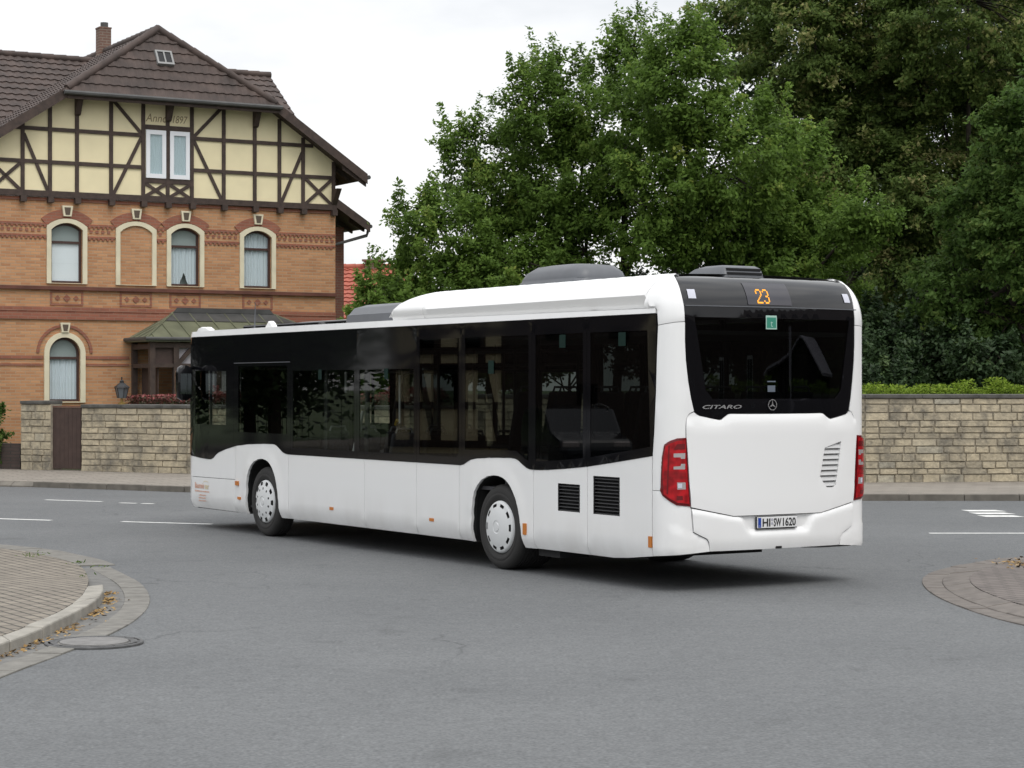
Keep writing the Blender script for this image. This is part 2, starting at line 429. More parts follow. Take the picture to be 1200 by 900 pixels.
# ------------------------------------------------------------------ mesh helpers
class MB:
    def __init__(self):
        self.v, self.f, self.mi, self.tint = [], [], [], []
        self.t = 0.5
    def add(self, verts, faces, mi=0):
        o = len(self.v)
        self.v.extend([tuple(p) for p in verts])
        self.tint.extend([self.t] * len(verts))
        for f in faces:
            self.f.append([i + o for i in f]); self.mi.append(mi)
    def hexa(self, p, mi=0):      # 8 corners: bottom 4 ccw, top 4 ccw
        self.add(p, [(3, 2, 1, 0), (4, 5, 6, 7), (0, 1, 5, 4), (1, 2, 6, 5), (2, 3, 7, 6), (3, 0, 4, 7)], mi)
    def box(self, x0, x1, y0, y1, z0, z1, mi=0):
        self.hexa([(x0, y0, z0), (x1, y0, z0), (x1, y1, z0), (x0, y1, z0), (x0, y0, z1), (x1, y0, z1), (x1, y1, z1), (x0, y1, z1)], mi)
    def prism(self, poly, axis, a0, a1, mi=0):
        """poly of 2-D points extruded along axis 'y' (points are x,z) or 'z' (points are x,y) or 'x' (y,z)."""
        n = len(poly)
        def P(q, a):
            return {'y': (q[0], a, q[1]), 'z': (q[0], q[1], a), 'x': (a, q[0], q[1])}[axis]
        vs = [P(q, a0) for q in poly] + [P(q, a1) for q in poly]
        fs = [list(range(n))[::-1], list(range(n, 2 * n))] + [(i, (i + 1) % n, n + (i + 1) % n, n + i) for i in range(n)]
        self.add(vs, fs, mi)
    def tube(self, pts, rad, seg=8, mi=0, cap=True):
        pts = [Vector(p) for p in pts]
        rs = rad if isinstance(rad, (list, tuple)) else [rad] * len(pts)
        vs, fs = [], []
        up = Vector((0.13, 0.21, 0.97))
        for i, p in enumerate(pts):
            d = (pts[min(i + 1, len(pts) - 1)] - pts[max(i - 1, 0)]).normalized()
            a = d.cross(up)
            if a.length < 1e-3: a = d.cross(Vector((1, 0, 0)))
            a.normalize(); b = d.cross(a).normalized()
            for k in range(seg):
                t = 2 * math.pi * k / seg
                vs.append(p + (a * math.cos(t) + b * math.sin(t)) * rs[i])
        for i in range(len(pts) - 1):
            for k in range(seg):
                k2 = (k + 1) % seg
                fs.append((i * seg + k, i * seg + k2, (i + 1) * seg + k2, (i + 1) * seg + k))
        if cap:
            fs.append(list(range(seg))[::-1]); fs.append([(len(pts) - 1) * seg + k for k in range(seg)])
        self.add(vs, fs, mi)
    def lathe(self, prof, c, axis='y', seg=48, mi=0, skip=None):
        """prof: (radius, along axis) pairs round centre c."""
        vs, fs = [], []
        for r, a in prof:
            for k in range(seg):
                t = 2 * math.pi * k / seg
                if axis == 'y': vs.append((c[0] + r * math.cos(t), c[1] + a, c[2] + r * math.sin(t)))
                else: vs.append((c[0] + r * math.cos(t), c[1] + r * math.sin(t), c[2] + a))
        for i in range(len(prof) - 1):
            for k in range(seg):
                if skip and skip(i, k): continue
                k2 = (k + 1) % seg
                fs.append((i * seg + k, i * seg + k2, (i + 1) * seg + k2, (i + 1) * seg + k))
        self.add(vs, fs, mi)
    def build(self, name, mats, parent=None, smooth=None, bevel=0.0, tint=False, loc=None):
        me = bpy.data.meshes.new(name)
        me.from_pydata(self.v, [], self.f)
        if not isinstance(mats, (list, tuple)): mats = [mats]
        for m in mats: me.materials.append(m)
        if len(mats) > 1: me.polygons.foreach_set("material_index", self.mi)
        if tint:
            at = me.attributes.new("tint", 'FLOAT', 'POINT')
            at.data.foreach_set("value", self.tint)
        me.validate()
        o = bpy.data.objects.new(name, me)
        col.objects.link(o)
        if parent is not None: o.parent = parent
        if loc is not None: o.location = loc
        if bevel > 0:
            b = o.modifiers.new("bevel", 'BEVEL'); b.width = bevel; b.segments = 2; b.limit_method = 'ANGLE'; b.angle_limit = R(40)
        if smooth is not None:
            me.polygons.foreach_set("use_smooth", [True] * len(me.polygons))
            if smooth < 180: me.set_sharp_from_angle(angle=R(smooth))
        return o

def fix_normals(o):
    bm = bmesh.new(); bm.from_mesh(o.data)
    bmesh.ops.recalc_face_normals(bm, faces=bm.faces)
    bm.to_mesh(o.data); bm.free()
    return o

def tag(o, label=None, cat=None, group=None, kind=None):
    if label: o["label"] = label
    if cat: o["category"] = cat
    if group: o["group"] = group
    if kind: o["kind"] = kind
    return o

def empty(name, loc, rz=0.0):
    o = bpy.data.objects.new(name, None)
    o.empty_display_size = 0.2
    o.location = loc; o.rotation_euler = (0, 0, rz)
    col.objects.link(o)
    return o

def pip(x, y, poly):
    c = False; n = len(poly); j = n - 1
    for i in range(n):
        xi, yi = poly[i]; xj, yj = poly[j]
        if (yi > y) != (yj > y) and x < (xj - xi) * (y - yi) / (yj - yi) + xi: c = not c
        j = i
    return c

def resample(poly, step):
    out = []
    n = len(poly)
    for i in range(n):
        a, b = poly[i], poly[(i + 1) % n]
        d = math.hypot(b[0] - a[0], b[1] - a[1])
        if d < 1e-5: continue
        k = max(1, int(math.ceil(d / step)))
        for t in range(k):
            out.append((a[0] + (b[0] - a[0]) * t / k, a[1] + (b[1] - a[1]) * t / k))
    return out

def panel(mb, poly, S, step=0.12, off=0.0, thick=0.03, holes=(), lip=0.0, offf=None, pz=None, mi=0, rim_holes=True):
    """Triangulates a 2-D outline (with holes), maps it on to a surface S(u, v, off) and gives it a rim of real thickness."""
    if pz:
        poly = [(a, pz(z)) for a, z in resample(poly, 0.05)]
        holes = [[(a, pz(z)) for a, z in h] for h in holes]
    loops = [resample(poly, step)] + [resample(h, step) for h in holes]
    pts, edges = [], []
    for L in loops:
        o = len(pts); pts += L
        edges += [(o + i, o + (i + 1) % len(L)) for i in range(len(L))]
    xs = [p[0] for p in loops[0]]; ys = [p[1] for p in loops[0]]
    nx = int((max(xs) - min(xs)) / step); ny = int((max(ys) - min(ys)) / step)
    B = np.array(pts)
    for i in range(1, nx + 1):
        for j in range(1, ny + 1):
            x = min(xs) + i * step; y = min(ys) + j * step
            if pip(x, y, loops[0]) and not any(pip(x, y, h) for h in loops[1:]):
                if np.min(np.hypot(B[:, 0] - x, B[:, 1] - y)) > 0.4 * step:
                    pts.append((x, y))
    vo, eo, fo, _, _, _ = delaunay_2d_cdt([Vector(p) for p in pts], edges, [], 0, 1e-5)
    tris = []
    for f in fo:
        cx = sum(vo[i][0] for i in f) / len(f); cy = sum(vo[i][1] for i in f) / len(f)
        if pip(cx, cy, loops[0]) and not any(pip(cx, cy, h) for h in loops[1:]): tris.append(f)
    cnt = {}
    for f in tris:
        for i in range(len(f)):
            a, b = f[i], f[(i + 1) % len(f)]
            cnt[(a, b)] = cnt.get((a, b), 0) + 1
    bnd = [(a, b) for (a, b) in cnt if (b, a) not in cnt]
    bv = {i for e in bnd for i in e}
    used = sorted({i for f in tris for i in f})
    idx = {i: k for k, i in enumerate(used)}
    verts = []
    for i in used:
        u, v = vo[i][0], vo[i][1]
        e = off + (offf(u, v) if offf else 0.0)
        if i in bv: e -= lip
        verts.append(S(u, v, e))
    faces = [[idx[i] for i in f] for f in tris]
    if thick > 0:
        back = {}
        for i in bv:
            back[i] = len(verts)
            verts.append(S(vo[i][0], vo[i][1], off + (offf(vo[i][0], vo[i][1]) if offf else 0.0) - thick))
        for a, b in bnd: faces.append([idx[a], back[a], back[b], idx[b]])
    mb.add(verts, faces, mi)

def text_mb(mb, s, size, place, bold=0.0, shear=0.0, xs=1.0, depth=0.004, mi=0):
    """Lettering as flat mesh faces; place(x, y) puts a letter's own plane into the thing's space. Returns the width."""
    c = bpy.data.curves.new("lettering", 'FONT')
    c.body = s; c.size = size; c.offset = bold; c.shear = shear; c.resolution_u = 3
    o = bpy.data.objects.new("lettering", c)
    col.objects.link(o)
    dg = bpy.context.evaluated_depsgraph_get(); dg.update()
    me = bpy.data.meshes.new_from_object(o.evaluated_get(dg))
    vs = [(v.co.x * xs, v.co.y) for v in me.vertices]
    w = max(v[0] for v in vs); x0 = min(v[0] for v in vs)
    mb.add([place(v[0] - x0, v[1]) for v in vs], [list(p.vertices) for p in me.polygons], mi)
    bpy.data.meshes.remove(me); bpy.data.objects.remove(o); bpy.data.curves.remove(c)
    return w - x0

def text_width(s, size, bold=0.0, xs=1.0, shear=0.0):
    t = MB()
    return text_mb(t, s, size, lambda x, y: (x, y, 0), bold, shear, xs)

# ------------------------------------------------------------------ ground, road, pavements
def sheet(name, poly, z, mat, label, drop=None):
    mb = MB()
    n = len(poly)
    mb.add([(x, y, z) for x, y in poly], [list(range(n))])
    if drop:
        mb.add([(x, y, z) for x, y in poly] + [(x, y, z - drop) for x, y in poly], [(i, n + i, n + (i + 1) % n, (i + 1) % n) for i in range(n)])
    o = mb.build(name, mat)
    fix_normals(o)
    if o.data.polygons[0].normal.z < 0: o.data.flip_normals()
    tag(o, label, None, None, 'structure')
    return o

KERB_FAR = [(-60, 45.2), (-30, 45.0), (-16, 44.6), (-9.85, 42.42), (-6.36, 40.34), (0.0, 38.45), (3.4, 37.55), (6.35, 37.29), (9.25, 37.29), (30, 37.6), (60, 38)]
sheet("ground", [(-1500, -1500), (1500, -1500), (1500, 1500), (-1500, 1500)], -0.03, M['grass'], "wide flat ground under the whole scene")
sheet("road", [(-60, -25)] + [(60, -25)] + [(x, y + 0.02) for x, y in KERB_FAR[::-1]], 0.0, M['asphalt'], "grey asphalt road and junction")

def ribbon(poly, w):     # offset a polyline sideways by w (to its left)
    out = []
    for i in range(len(poly)):
        a = Vector(poly[max(i - 1, 0)]); b = Vector(poly[min(i + 1, len(poly) - 1)])
        d = (b - a).normalized(); nrm = Vector((-d.y, d.x))
        out.append(tuple(Vector(poly[i]) + nrm * w))
    return out

def strip_mesh(mb, A, B, z0, z1a, z1b=None, gap=None, mi=0, split=0.0):
    """a solid band between two polylines: bottom z0, top z1; split cuts it into stones of that length with a fine joint."""
    z1b = z1a if z1b is None else z1b
    if split <= 0:
        n = len(A)
        vs = [(a[0], a[1], z0) for a in A] + [(a[0], a[1], z1a) for a in A] + [(b[0], b[1], z1b) for b in B] + [(b[0], b[1], z0) for b in B]
        fs = []
        for i in range(n - 1):
            for k in range(3):
                fs.append((k * n + i, k * n + i + 1, (k + 1) * n + i + 1, (k + 1) * n + i))
        fs += [(0, n, 2 * n, 3 * n), (n - 1, 4 * n - 1, 3 * n - 1, 2 * n - 1)]
        mb.add(vs, fs, mi)
        return
    L = [0.0]
    for i in range(1, len(A)): L.append(L[-1] + (Vector(A[i]) - Vector(A[i - 1])).length)
    def at(P, d):
        for i in range(1, len(L)):
            if d <= L[i] or i == len(L) - 1:
                t = (d - L[i - 1]) / max(1e-6, L[i] - L[i - 1])
                return Vector(P[i - 1]).lerp(Vector(P[i]), t)
    d = 0.0
    while d < L[-1] - 0.05:
        e = min(d + split, L[-1])
        if L[-1] - e < split * 0.4: e = L[-1]
        m = (d + e) / 2
        q = [d + 0.004, m, e - 0.004]
        dz = random.uniform(-0.004, 0.004)
        strip_mesh(mb, [at(A, x) for x in q], [at(B, x) for x in q], z0, z1a + dz, z1b + dz, mi=mi)
        d = e

def crom(P, n=6):
    out = []
    for i in range(len(P) - 1):
        p0, p1, p2, p3 = (Vector(P[max(i - 1, 0)]), Vector(P[i]), Vector(P[i + 1]), Vector(P[min(i + 2, len(P) - 1)]))
        for k in range(n):
            t = k / n
            out.append(tuple(0.5 * ((2 * p1) + (p2 - p0) * t + (2 * p0 - 5 * p1 + 4 * p2 - p3) * t * t + (3 * p1 - p0 - 3 * p2 + p3) * t ** 3)))
    out.append(tuple(P[-1]))
    return out

# far pavement (behind the main road) up to the walls
WALL_L = [(-10.0, 47.9), (-7.31, 46.42), (-1.0, 43.1)]
WALL_R = [(-1.0, 43.1), (7.2, 42.1), (10.6, 42.5), (30, 44.0)]
GX, GY = -0.876, 0.482           # along the garden wall, to the left
PIER_A = (-10.0 + GX * 0.93, 47.9 + GY * 0.93)
PIER_B = (PIER_A[0] + GX * 0.92, PIER_A[1] + GY * 0.92)
back = [(60, 46), (30, 44.6), (10.6, 43), (7.2, 42.6), (-1.0, 43.6), (-7.31, 46.9), (-10, 48.4), (-12, 49.6), (-16, 52), (-60, 53)]
inner_k = ribbon(KERB_FAR, 0.14)
sheet("pavement", [(x, y) for x, y in inner_k] + back, 0.112, M['slab'], "slabbed pavement along the stone walls beyond the road", drop=0.14)
mb = MB()
kf = KERB_FAR[3:]; ki = inner_k[3:]
strip_mesh(mb, kf, ki, -0.02, 0.118, 0.12, split=1.0)
tag(fix_normals(mb.build("kerb", M['kerb_far'], bevel=0.012)), "dirty concrete kerb of the far pavement", None, None, 'structure')
mb = MB()
strip_mesh(mb, KERB_FAR[:4], inner_k[:4], -0.02, 0.03, 0.112, split=1.0)
tag(fix_normals(mb.build("dropped_kerb", M['kerb_far'], bevel=0.012)), "dropped kerb in front of the garden gate", None, None, 'structure')
sheet("garden_ground", [(60, 46), (30, 44.6), (10.6, 43), (7.2, 42.6), (-1.0, 43.6), (-7.31, 46.9), (-10, 48.4), (-12, 49.6), (-16, 52), (-60, 53), (-60, 110), (60, 110)], 0.116, M['grass'], "garden ground behind the stone walls")

# left corner island: paving falls to the road level beyond the end of the kerb
KIN = crom([(-6.1, 6.0), (-4.55, 11.5), (-4.02, 16.12), (-3.97, 16.92), (-3.94, 17.75), (-3.99, 18.97), (-4.16, 20.2)], 5)
KOUT = crom([(-5.95, 5.95), (-4.4, 11.4), (-3.88, 15.78), (-3.80, 17.17), (-3.80, 18.55), (-3.89, 19.6), (-4.05, 20.45)], 5)
PEDGE = crom([(-4.16, 20.2), (-4.5, 21.9), (-4.95, 23.57), (-5.65, 24.95), (-6.47, 26.06), (-8.2, 27.0), (-14, 27.9)], 5)
isl = [(-14, 6.0)] + KIN[:-1] + PEDGE
def fall(x, y, o):
    return (x, y, o + 0.015 + 0.083 * max(0.0, min(1.0, (22.3 - y) / 2.3)) * (1 if y > 19 else 1))
mb = MB()
panel(mb, isl, fall, 0.6, 0.0, 0.09)
tag(mb.build("corner_pavement", M['paver'], smooth=30), "brown brick paving of the near street corner on the left", None, None, 'structure')
sheet("corner_pavement", [(-60, 6), (-14, 6.0), (-14, 27.9), (-60, 27.9)], 0.013, M['paver'], "brick paving farther left of the near corner")
mb = MB()
strip_mesh(mb, KOUT, KIN, -0.02, 0.1, 0.102, split=0.85)
tag(fix_normals(mb.build("kerb", M['kerb'], bevel=0.015)), "pale concrete kerb around the near left corner", None, None, 'structure')
G_IN = crom([(-5.9, 5.9), (-4.3, 11.3), (-3.76, 15.16), (-3.56, 17.05), (-3.56, 18.46), (-3.73, 19.87), (-4.12, 21.47), (-4.8, 23.38)], 6)
G_OUT = ribbon(G_IN, -0.24)
def even(P, n):
    A_ = np.array([tuple(p) for p in P], dtype=float)
    L = np.concatenate([[0], np.cumsum(np.linalg.norm(np.diff(A_, axis=0), axis=1))])
    d_ = np.linspace(0, L[-1], n)
    return list(zip(np.interp(d_, L, A_[:, 0]), np.interp(d_, L, A_[:, 1])))
CH_IN = KOUT + [p for p in PEDGE if 20.6 < p[1] < 23.5]
mb = MB(); strip_mesh(mb, even(G_IN, 60), even(CH_IN, 60), -0.02, 0.006)
tag(fix_normals(mb.build("gutter_channel", M['channel'])), "dark gutter channel below the left kerb", None, None, 'structure')
mb = MB(); strip_mesh(mb, G_OUT, G_IN, -0.02, 0.012, split=0.33)
tag(fix_normals(mb.build("gutter_stones", M['gutter'], bevel=0.006)), "band of flat gutter stones round the left corner", None, None, 'structure')
F_IN = [p for p in PEDGE if p[1] > 23.5]
F_OUT = ribbon(F_IN, -0.42)
mb = MB(); strip_mesh(mb, F_OUT, F_IN, -0.02, 0.010, 0.018, split=0.4)
tag(fix_normals(mb.build("gutter_stones", M['gutter'], bevel=0.006)), "flat gutter stones along the main road left of the corner", None, None, 'structure')

# right corner
RO = crom([(6.6, 12.5), (4.85, 16.4), (4.40, 17.66), (4.20, 18.81), (4.15, 20.3), (4.33, 21.8), (4.72, 22.97), (5.39, 24.03), (6.2, 24.85), (8.5, 25.9), (20, 27)], 5)
RI = crom([(7.6, 12.8), (5.6, 16.6), (4.98, 18.0), (4.67, 19.0), (4.62, 20.44), (4.82, 21.7), (5.25, 22.8), (5.8, 23.65), (6.6, 24.3), (8.6, 25.2), (20, 26.2)], 5)
RM = [tuple(Vector(a).lerp(Vector(b), 0.42)) for a, b in zip(RO, RI)]
mb = MB(); strip_mesh(mb, RO, RM, -0.02, 0.012, split=0.33)
tag(fix_normals(mb.build("gutter_stones", M['gutter_red'], bevel=0.006)), "band of flat gutter stones round the right corner", None, None, 'structure')
mb = MB(); strip_mesh(mb, RM, RI, -0.02, 0.02, 0.055, split=0.5)
tag(fix_normals(mb.build("lowered_kerb", M['gutter_red'], bevel=0.012)), "lowered kerb stones of the right corner", None, None, 'structure')
sheet("corner_pavement", RI + [(60, 27), (60, 12.8)], 0.056, M['paver_red'], "reddish brick paving of the right street corner", drop=0.06)

# painted lines: thin sheets just above the road
def line_mark(name, quad, label):
    mb = MB(); mb.add([(x, y, 0.004) for x, y in quad], [(0, 1, 2, 3)])
    o = mb.build(name, M['white_line'])
    if o.data.polygons[0].normal.z < 0: o.data.flip_normals()
    tag(o, label, None, None, 'structure')
def dash(p, q, w, label):
    d = (Vector(q) - Vector(p)).normalized(); n2 = Vector((-d.y, d.x)) * w / 2
    line_mark("road_marking", [Vector(p) - n2, Vector(q) - n2, Vector(q) + n2, Vector(p) + n2], label)
dash((-10.2, 33.1), (-7.09, 31.77), 0.13, "white dash at the left edge of the main road")
dash((-5.95, 31.46), (-4.49, 30.87), 0.13, "white dash in front of the bus")
dash((5.85, 28.95), (10.5, 28.95), 0.13, "long white centre line right of the bus")
dash((-8.5, 37.6), (-7.35, 37.0), 0.12, "faint white dash near the far kerb")
dash((-6.96, 36.6), (-6.63, 36.45), 0.12, "short white dash near the far kerb")
dash((-6.53, 36.4), (-6.3, 36.3), 0.12, "very short white dash near the far kerb")
for k in range(3):
    y = 34.25 - 0.72 * k; x = 7.55 - 0.03 * k
    line_mark("road_marking", [(x, y - 0.2), (x + 0.62, y - 0.2), (x + 0.52, y + 0.2), (x - 0.06, y + 0.2)], ["far", "middle", "near"][k] + " bar of the worn white block marking on the right")

# ------------------------------------------------------------------ stone walls
def block_wall(name, path, z0, z1, rows, label, cope, thick=0.4, lmin=0.32, lmax=0.75, tmin=0.0):
    root = empty(name, (path[0][0], path[0][1], 0))
    root.location.z = z0
    o3 = Vector((path[0][0], path[0][1], z0))
    mb = MB(); core = MB(); cp = MB()
    zs = np.array([random.uniform(0.8, 1.2) for _ in range(rows)]); zs = np.concatenate([[0], np.cumsum(zs) / zs.sum()]) * (z1 - z0)
    for (p, q) in zip(path[:-1], path[1:]):
        P, Q = Vector(p), Vector(q)
        d = (Q - P); L = d.length; d.normalize(); nrm = Vector((-d.y, d.x))      # wall thickness goes to the left of the path
        def W(a, t, z): return tuple(Vector((P.x + d.x * a + nrm.x * t, P.y + d.y * a + nrm.y * t, z + z0)) - o3)
        core.hexa([W(0, 0.022, 0), W(L, 0.022, 0), W(L, thick, 0), W(0, thick, 0), W(0, 0.022, z1 - z0), W(L, 0.022, z1 - z0), W(L, thick, z1 - z0), W(0, thick, z1 - z0)])
        for r in range(rows):
            a = 0.0
            while a < L - 0.02:
                w = random.uniform(lmin, lmax)
                if L - a - w < lmin * 0.6: w = L - a
                g = 0.007
                mb.t = min(1, max(0, random.gauss(0.52 + tmin, 0.18)))
                fr = random.uniform(-0.012, 0.006)
                zz0, zz1 = zs[r] + g, zs[r + 1] - g
                j = lambda s=0.006: random.uniform(-s, s)
                i2 = 0.012
                b = [W(a + g, 0.04, zz0), W(a + w - g, 0.04, zz0), W(a + w - g, 0.04, zz1), W(a + g, 0.04, zz1)]
                f = [W(a + g + i2 + j(), fr + j(), zz0 + i2 * .7 + j()), W(a + w - g - i2 + j(), fr + j(), zz0 + i2 * .7 + j()), W(a + w - g - i2 + j(), fr + j(), zz1 - i2 * .7 + j()), W(a + g + i2 + j(), fr + j(), zz1 - i2 * .7 + j())]
                mb.add(b + f, [(4, 5, 6, 7), (0, 1, 5, 4), (1, 2, 6, 5), (2, 3, 7, 6), (3, 0, 4, 7)])
                a += w
        a = 0.0
        while a < L - 0.01:
            w = min(1.2, L - a)
            cp.hexa([W(a + .003, -cope, z1 - z0 + .002), W(a + w - .003, -cope, z1 - z0 + .002), W(a + w - .003, thick + cope, z1 - z0 + .002), W(a + .003, thick + cope, z1 - z0 + .002),
                     W(a + .003, -cope, z1 - z0 + .075), W(a + w - .003, -cope, z1 - z0 + .075), W(a + w - .003, thick + cope, z1 - z0 + .085), W(a + .003, thick + cope, z1 - z0 + .085)])
            a += w
    fix_normals(core.build("mortar_core", M['mortar'], root))
    mb.build("stone_blocks", M['sandstone'], root, tint=True)
    fix_normals(cp.build("coping", M['coping'], root, bevel=0.01))
    tag(root, label, "wall")
    return root

block_wall("garden_wall", WALL_L, 0.1, 1.58, 10, "weathered sandstone garden wall right of the brown gate", 0.03)
block_wall("retaining_wall", WALL_R, 0.1, 1.83, 12, "long sandstone wall under the bright hedge behind the bus", 0.03, lmin=0.24, lmax=0.6)
block_wall("gate_pier", [PIER_B, PIER_A], 0.1, 1.66, 9, "sandstone gate pier left of the brown gate", 0.03, lmin=0.25, lmax=0.45)
LW = [(-30, 58.0), (PIER_B[0] + GX * 0.02 - 0.02, PIER_B[1] + 0.12)]
mb = MB()
d = (Vector(LW[1]) - Vector(LW[0])).normalized(); nn = Vector((-d.y, d.x)) * 0.25
a, b = Vector(LW[0]), Vector(LW[1])
mb.hexa([(a.x, a.y, 0.1), (b.x, b.y, 0.1), (b.x + nn.x, b.y + nn.y, 0.1), (a.x + nn.x, a.y + nn.y, 0.1), (a.x, a.y, 0.72), (b.x, b.y, 0.72), (b.x + nn.x, b.y + nn.y, 0.72), (a.x + nn.x, a.y + nn.y, 0.72)])
tag(mb.build("brick_wall", M['brick_dark'], bevel=0.01), "low dark brick wall at the left edge beside the pier", "wall")

# gate
gr = empty("garden_gate", ((-10.0 + PIER_A[0]) / 2, (47.9 + PIER_A[1]) / 2 + 0.12, 0.13), math.atan2(-GY, -GX))
mb = MB()
for k in range(7):
    x = -0.44 + k * 0.126
    mb.box(x, x + 0.122, -0.02, 0.02, 0.02, 1.45)
mb.build("gate_boards", M['gate'], gr, bevel=0.004)
mb = MB()
mb.box(-0.45, 0.45, 0.022, 0.06, 0.15, 0.25)
mb.build("cross_rail", M['gate'], gr)
mb = MB(); mb.box(-0.45, 0.45, 0.022, 0.06, 1.1, 1.2)
mb.build("cross_rail", M['gate'], gr)
mb = MB(); mb.box(-0.465, 0.465, -0.03, 0.03, 1.452, 1.49)
mb.build("gate_cap", M['brick_d'], gr)
tag(gr, "dark brown boarded gate between the sandstone pier and wall", "gate")

# wall lantern
ln = empty("lantern", (-9.0, 47.6, 1.66))
mb = MB(); mb.lathe([(0.0, 0), (0.09, 0), (0.09, 0.03), (0.03, 0.06), (0.03, 0.14), (0.0, 0.14)], (0, 0, 0), 'z', 16)
mb.build("lamp_base", M['brass'], ln, smooth=40)
mb = MB(); mb.lathe([(0.0, 0.14), (0.10, 0.15), (0.155, 0.38), (0.0, 0.38)], (0, 0, 0), 'z', 6)
mb.build("lamp_glass", M['lamp_glass'], ln)
mb = MB()
mb.lathe([(0.0, 0.381), (0.185, 0.381), (0.17, 0.41), (0.08, 0.48), (0.05, 0.50), (0.05, 0.54), (0.015, 0.57), (0.015, 0.63), (0.0, 0.64)], (0, 0, 0), 'z', 6)
for k in range(6):
    t = k * math.pi / 3
    mb.tube([(0.102 * math.cos(t), 0.102 * math.sin(t), 0.15), (0.158 * math.cos(t), 0.158 * math.sin(t), 0.385)], 0.008, 5)
mb.build("lamp_roof", M['iron'], ln)
tag(ln, "black garden lantern with pointed roof standing on the wall by the house", "lantern")

# manhole
mh = empty("manhole_cover", (-3.33, 16.45, 0.014))
mb = MB(); mb.lathe([(0.29, 0.004), (0.31, 0.008), (0.34, 0.008), (0.343, -0.012), (0.358, -0.012), (0.361, 0.007), (0.385, 0.006), (0.39, 0.0), (0.39, -0.03)], (0, 0, 0), 'z', 56)
for k in range(8):
    t = k * math.pi / 4
    mb.hexa([(0.33 * math.cos(t + u) * w, 0.33 * math.sin(t + u) * w, z) for z in (0.006, 0.010) for u, w in ((-.12, .96), (-.12, 1.1), (.12, 1.1), (.12, .96))])
mb.build("iron_ring", M['manhole'], mh)
mb = MB(); mb.lathe([(0.0, 0.010), (0.27, 0.010), (0.275, -0.01), (0.288, -0.01), (0.29, 0.003)], (0, 0, 0), 'z', 56)
mb.build("cover_plate", M['manhole_c'], mh, smooth=30)
tag(mh, "round iron and concrete manhole cover beside the left kerb", "manhole cover")

# ------------------------------------------------------------------ half-timbered brick house
# local axes: x = along the front (0 at its right corner, negative to the left), y = into the house, z = up
HX, HY = (391 - 600) / 2418.36 * 56.0, 56.0
house = empty("brick_house", (HX - 4.75 * 0.866, HY - 4.75 * 0.5, 0.1), R(30))
tag(house, "ochre brick house with a cream half-timbered gable and brown tiled roof", "house")
HL = (4.75, 0.0, -0.1)                      # part coordinates are measured from the right front corner

def hpart(mb, name, mat, smooth=None, bevel=0.0, parent=None):
    o = mb.build(name, mat, parent or house, smooth=smooth, bevel=bevel, loc=HL if parent is None else None)
    return fix_normals(o)

def arch(c, hw, z0, zs, zt, n=10):
    """outline of a window with a segmental or round head"""
    rise = zt - zs
    r = (hw * hw + rise * rise) / (2 * rise); zc = zt - r
    t0 = math.asin(min(1, hw / r))
    pts = [(c - hw, z0), (c + hw, z0)]
    for k in range(n + 1):
        t = t0 - 2 * t0 * k / n
        pts.append((c + r * math.sin(t), zc + r * math.cos(t)))
    return pts

WU = [(-7.44, 0.41), (-5.61, 0.43), (-4.265, 0.40), (-2.23, 0.40)]
UZ0, UZS, UZT = 4.70, 6.04, 6.22
LWC, LHW, LZ0, LZS, LZT = -7.495, 0.405, 1.70, 2.92, 3.32
FS = lambda a, z, o: (a, -o, z)               # the front plane; off grows towards the street

open_up = [arch(c, w, UZ0, UZS, UZT) for i, (c, w) in enumerate(WU) if i != 1]
open_low = arch(LWC, LHW, LZ0, LZS, LZT, 14)
mb = MB()
panel(mb, [(-9.5, 0), (0.05, 0), (0.05, 6.85), (-9.5, 6.85)], FS, 0.6, 0.0, 0.14, holes=open_up + [open_low])
hpart(mb, "front_wall", M['brick_y'])
mb = MB()                                      # side and rear walls of the front block
mb.box(-0.10, 0.05, 0.141, 9.0, 0, 7.35); mb.box(-9.5, -9.35, 0.141, 9.0, 0, 7.35)
hpart(mb, "side_wall", M['brick_y'])
mb = MB(); mb.box(0.051, 2.2, 4.0, 9.0, 0, 6.75)
hpart(mb, "annex_wall", M['brick_d'])
mb = MB(); mb.box(-20, -9.51, 2.0, 8.5, 0, 7.6)
hpart(mb, "wing_wall", M['brick_y'])

# plaster gable
SLOPE = 0.663
XR, ZE, XC0, ZR = 0.76, 7.785, -4.75, 11.44
mb = MB()
zc = 7.47
gz = lambda x: ZR - SLOPE * abs(x - XC0) - 0.12
mb.prism([(-9.48, 6.862), (0.03, 6.862), (0.03, gz(0.03)), (-1.98, 9.5), (-7.52, 9.5), (-9.48, gz(-9.48))], 'y', -0.03, 0.12)
hpart(mb, "gable_plaster", M['plaster'])

# timber frame
mb = MB()
def beam(x0, z0, x1, z1, w, d0=-0.075, d1=-0.031):
    dv = Vector((x1 - x0, z1 - z0)); n2 = Vector((-dv.y, dv.x)).normalized() * w / 2
    q = [(x0 - n2.x, z0 - n2.y), (x1 - n2.x, z1 - n2.y), (x1 + n2.x, z1 + n2.y), (x0 + n2.x, z0 + n2.y)]
    mb.hexa([(q[0][0], d0, q[0][1]), (q[1][0], d0, q[1][1]), (q[1][0], d1, q[1][1]), (q[0][0], d1, q[0][1]), (q[3][0], d0, q[3][1]), (q[2][0], d0, q[2][1]), (q[2][0], d1, q[2][1]), (q[3][0], d1, q[3][1])])
PW = 0.095
post_top = lambda x: min(9.5, gz(x) - 0.02)
for x in (-9.42, -8.59, -7.89, -7.19, -6.29, -5.43, -4.10, -3.21, -2.33, -1.62, -0.93, -0.03):
    beam(x, 6.95, x, post_top(x), PW)
beam(-4.765, 6.95, -4.765, 9.5, PW)
D1 = (-0.070, -0.0315)                          # rails a hair behind the posts' faces
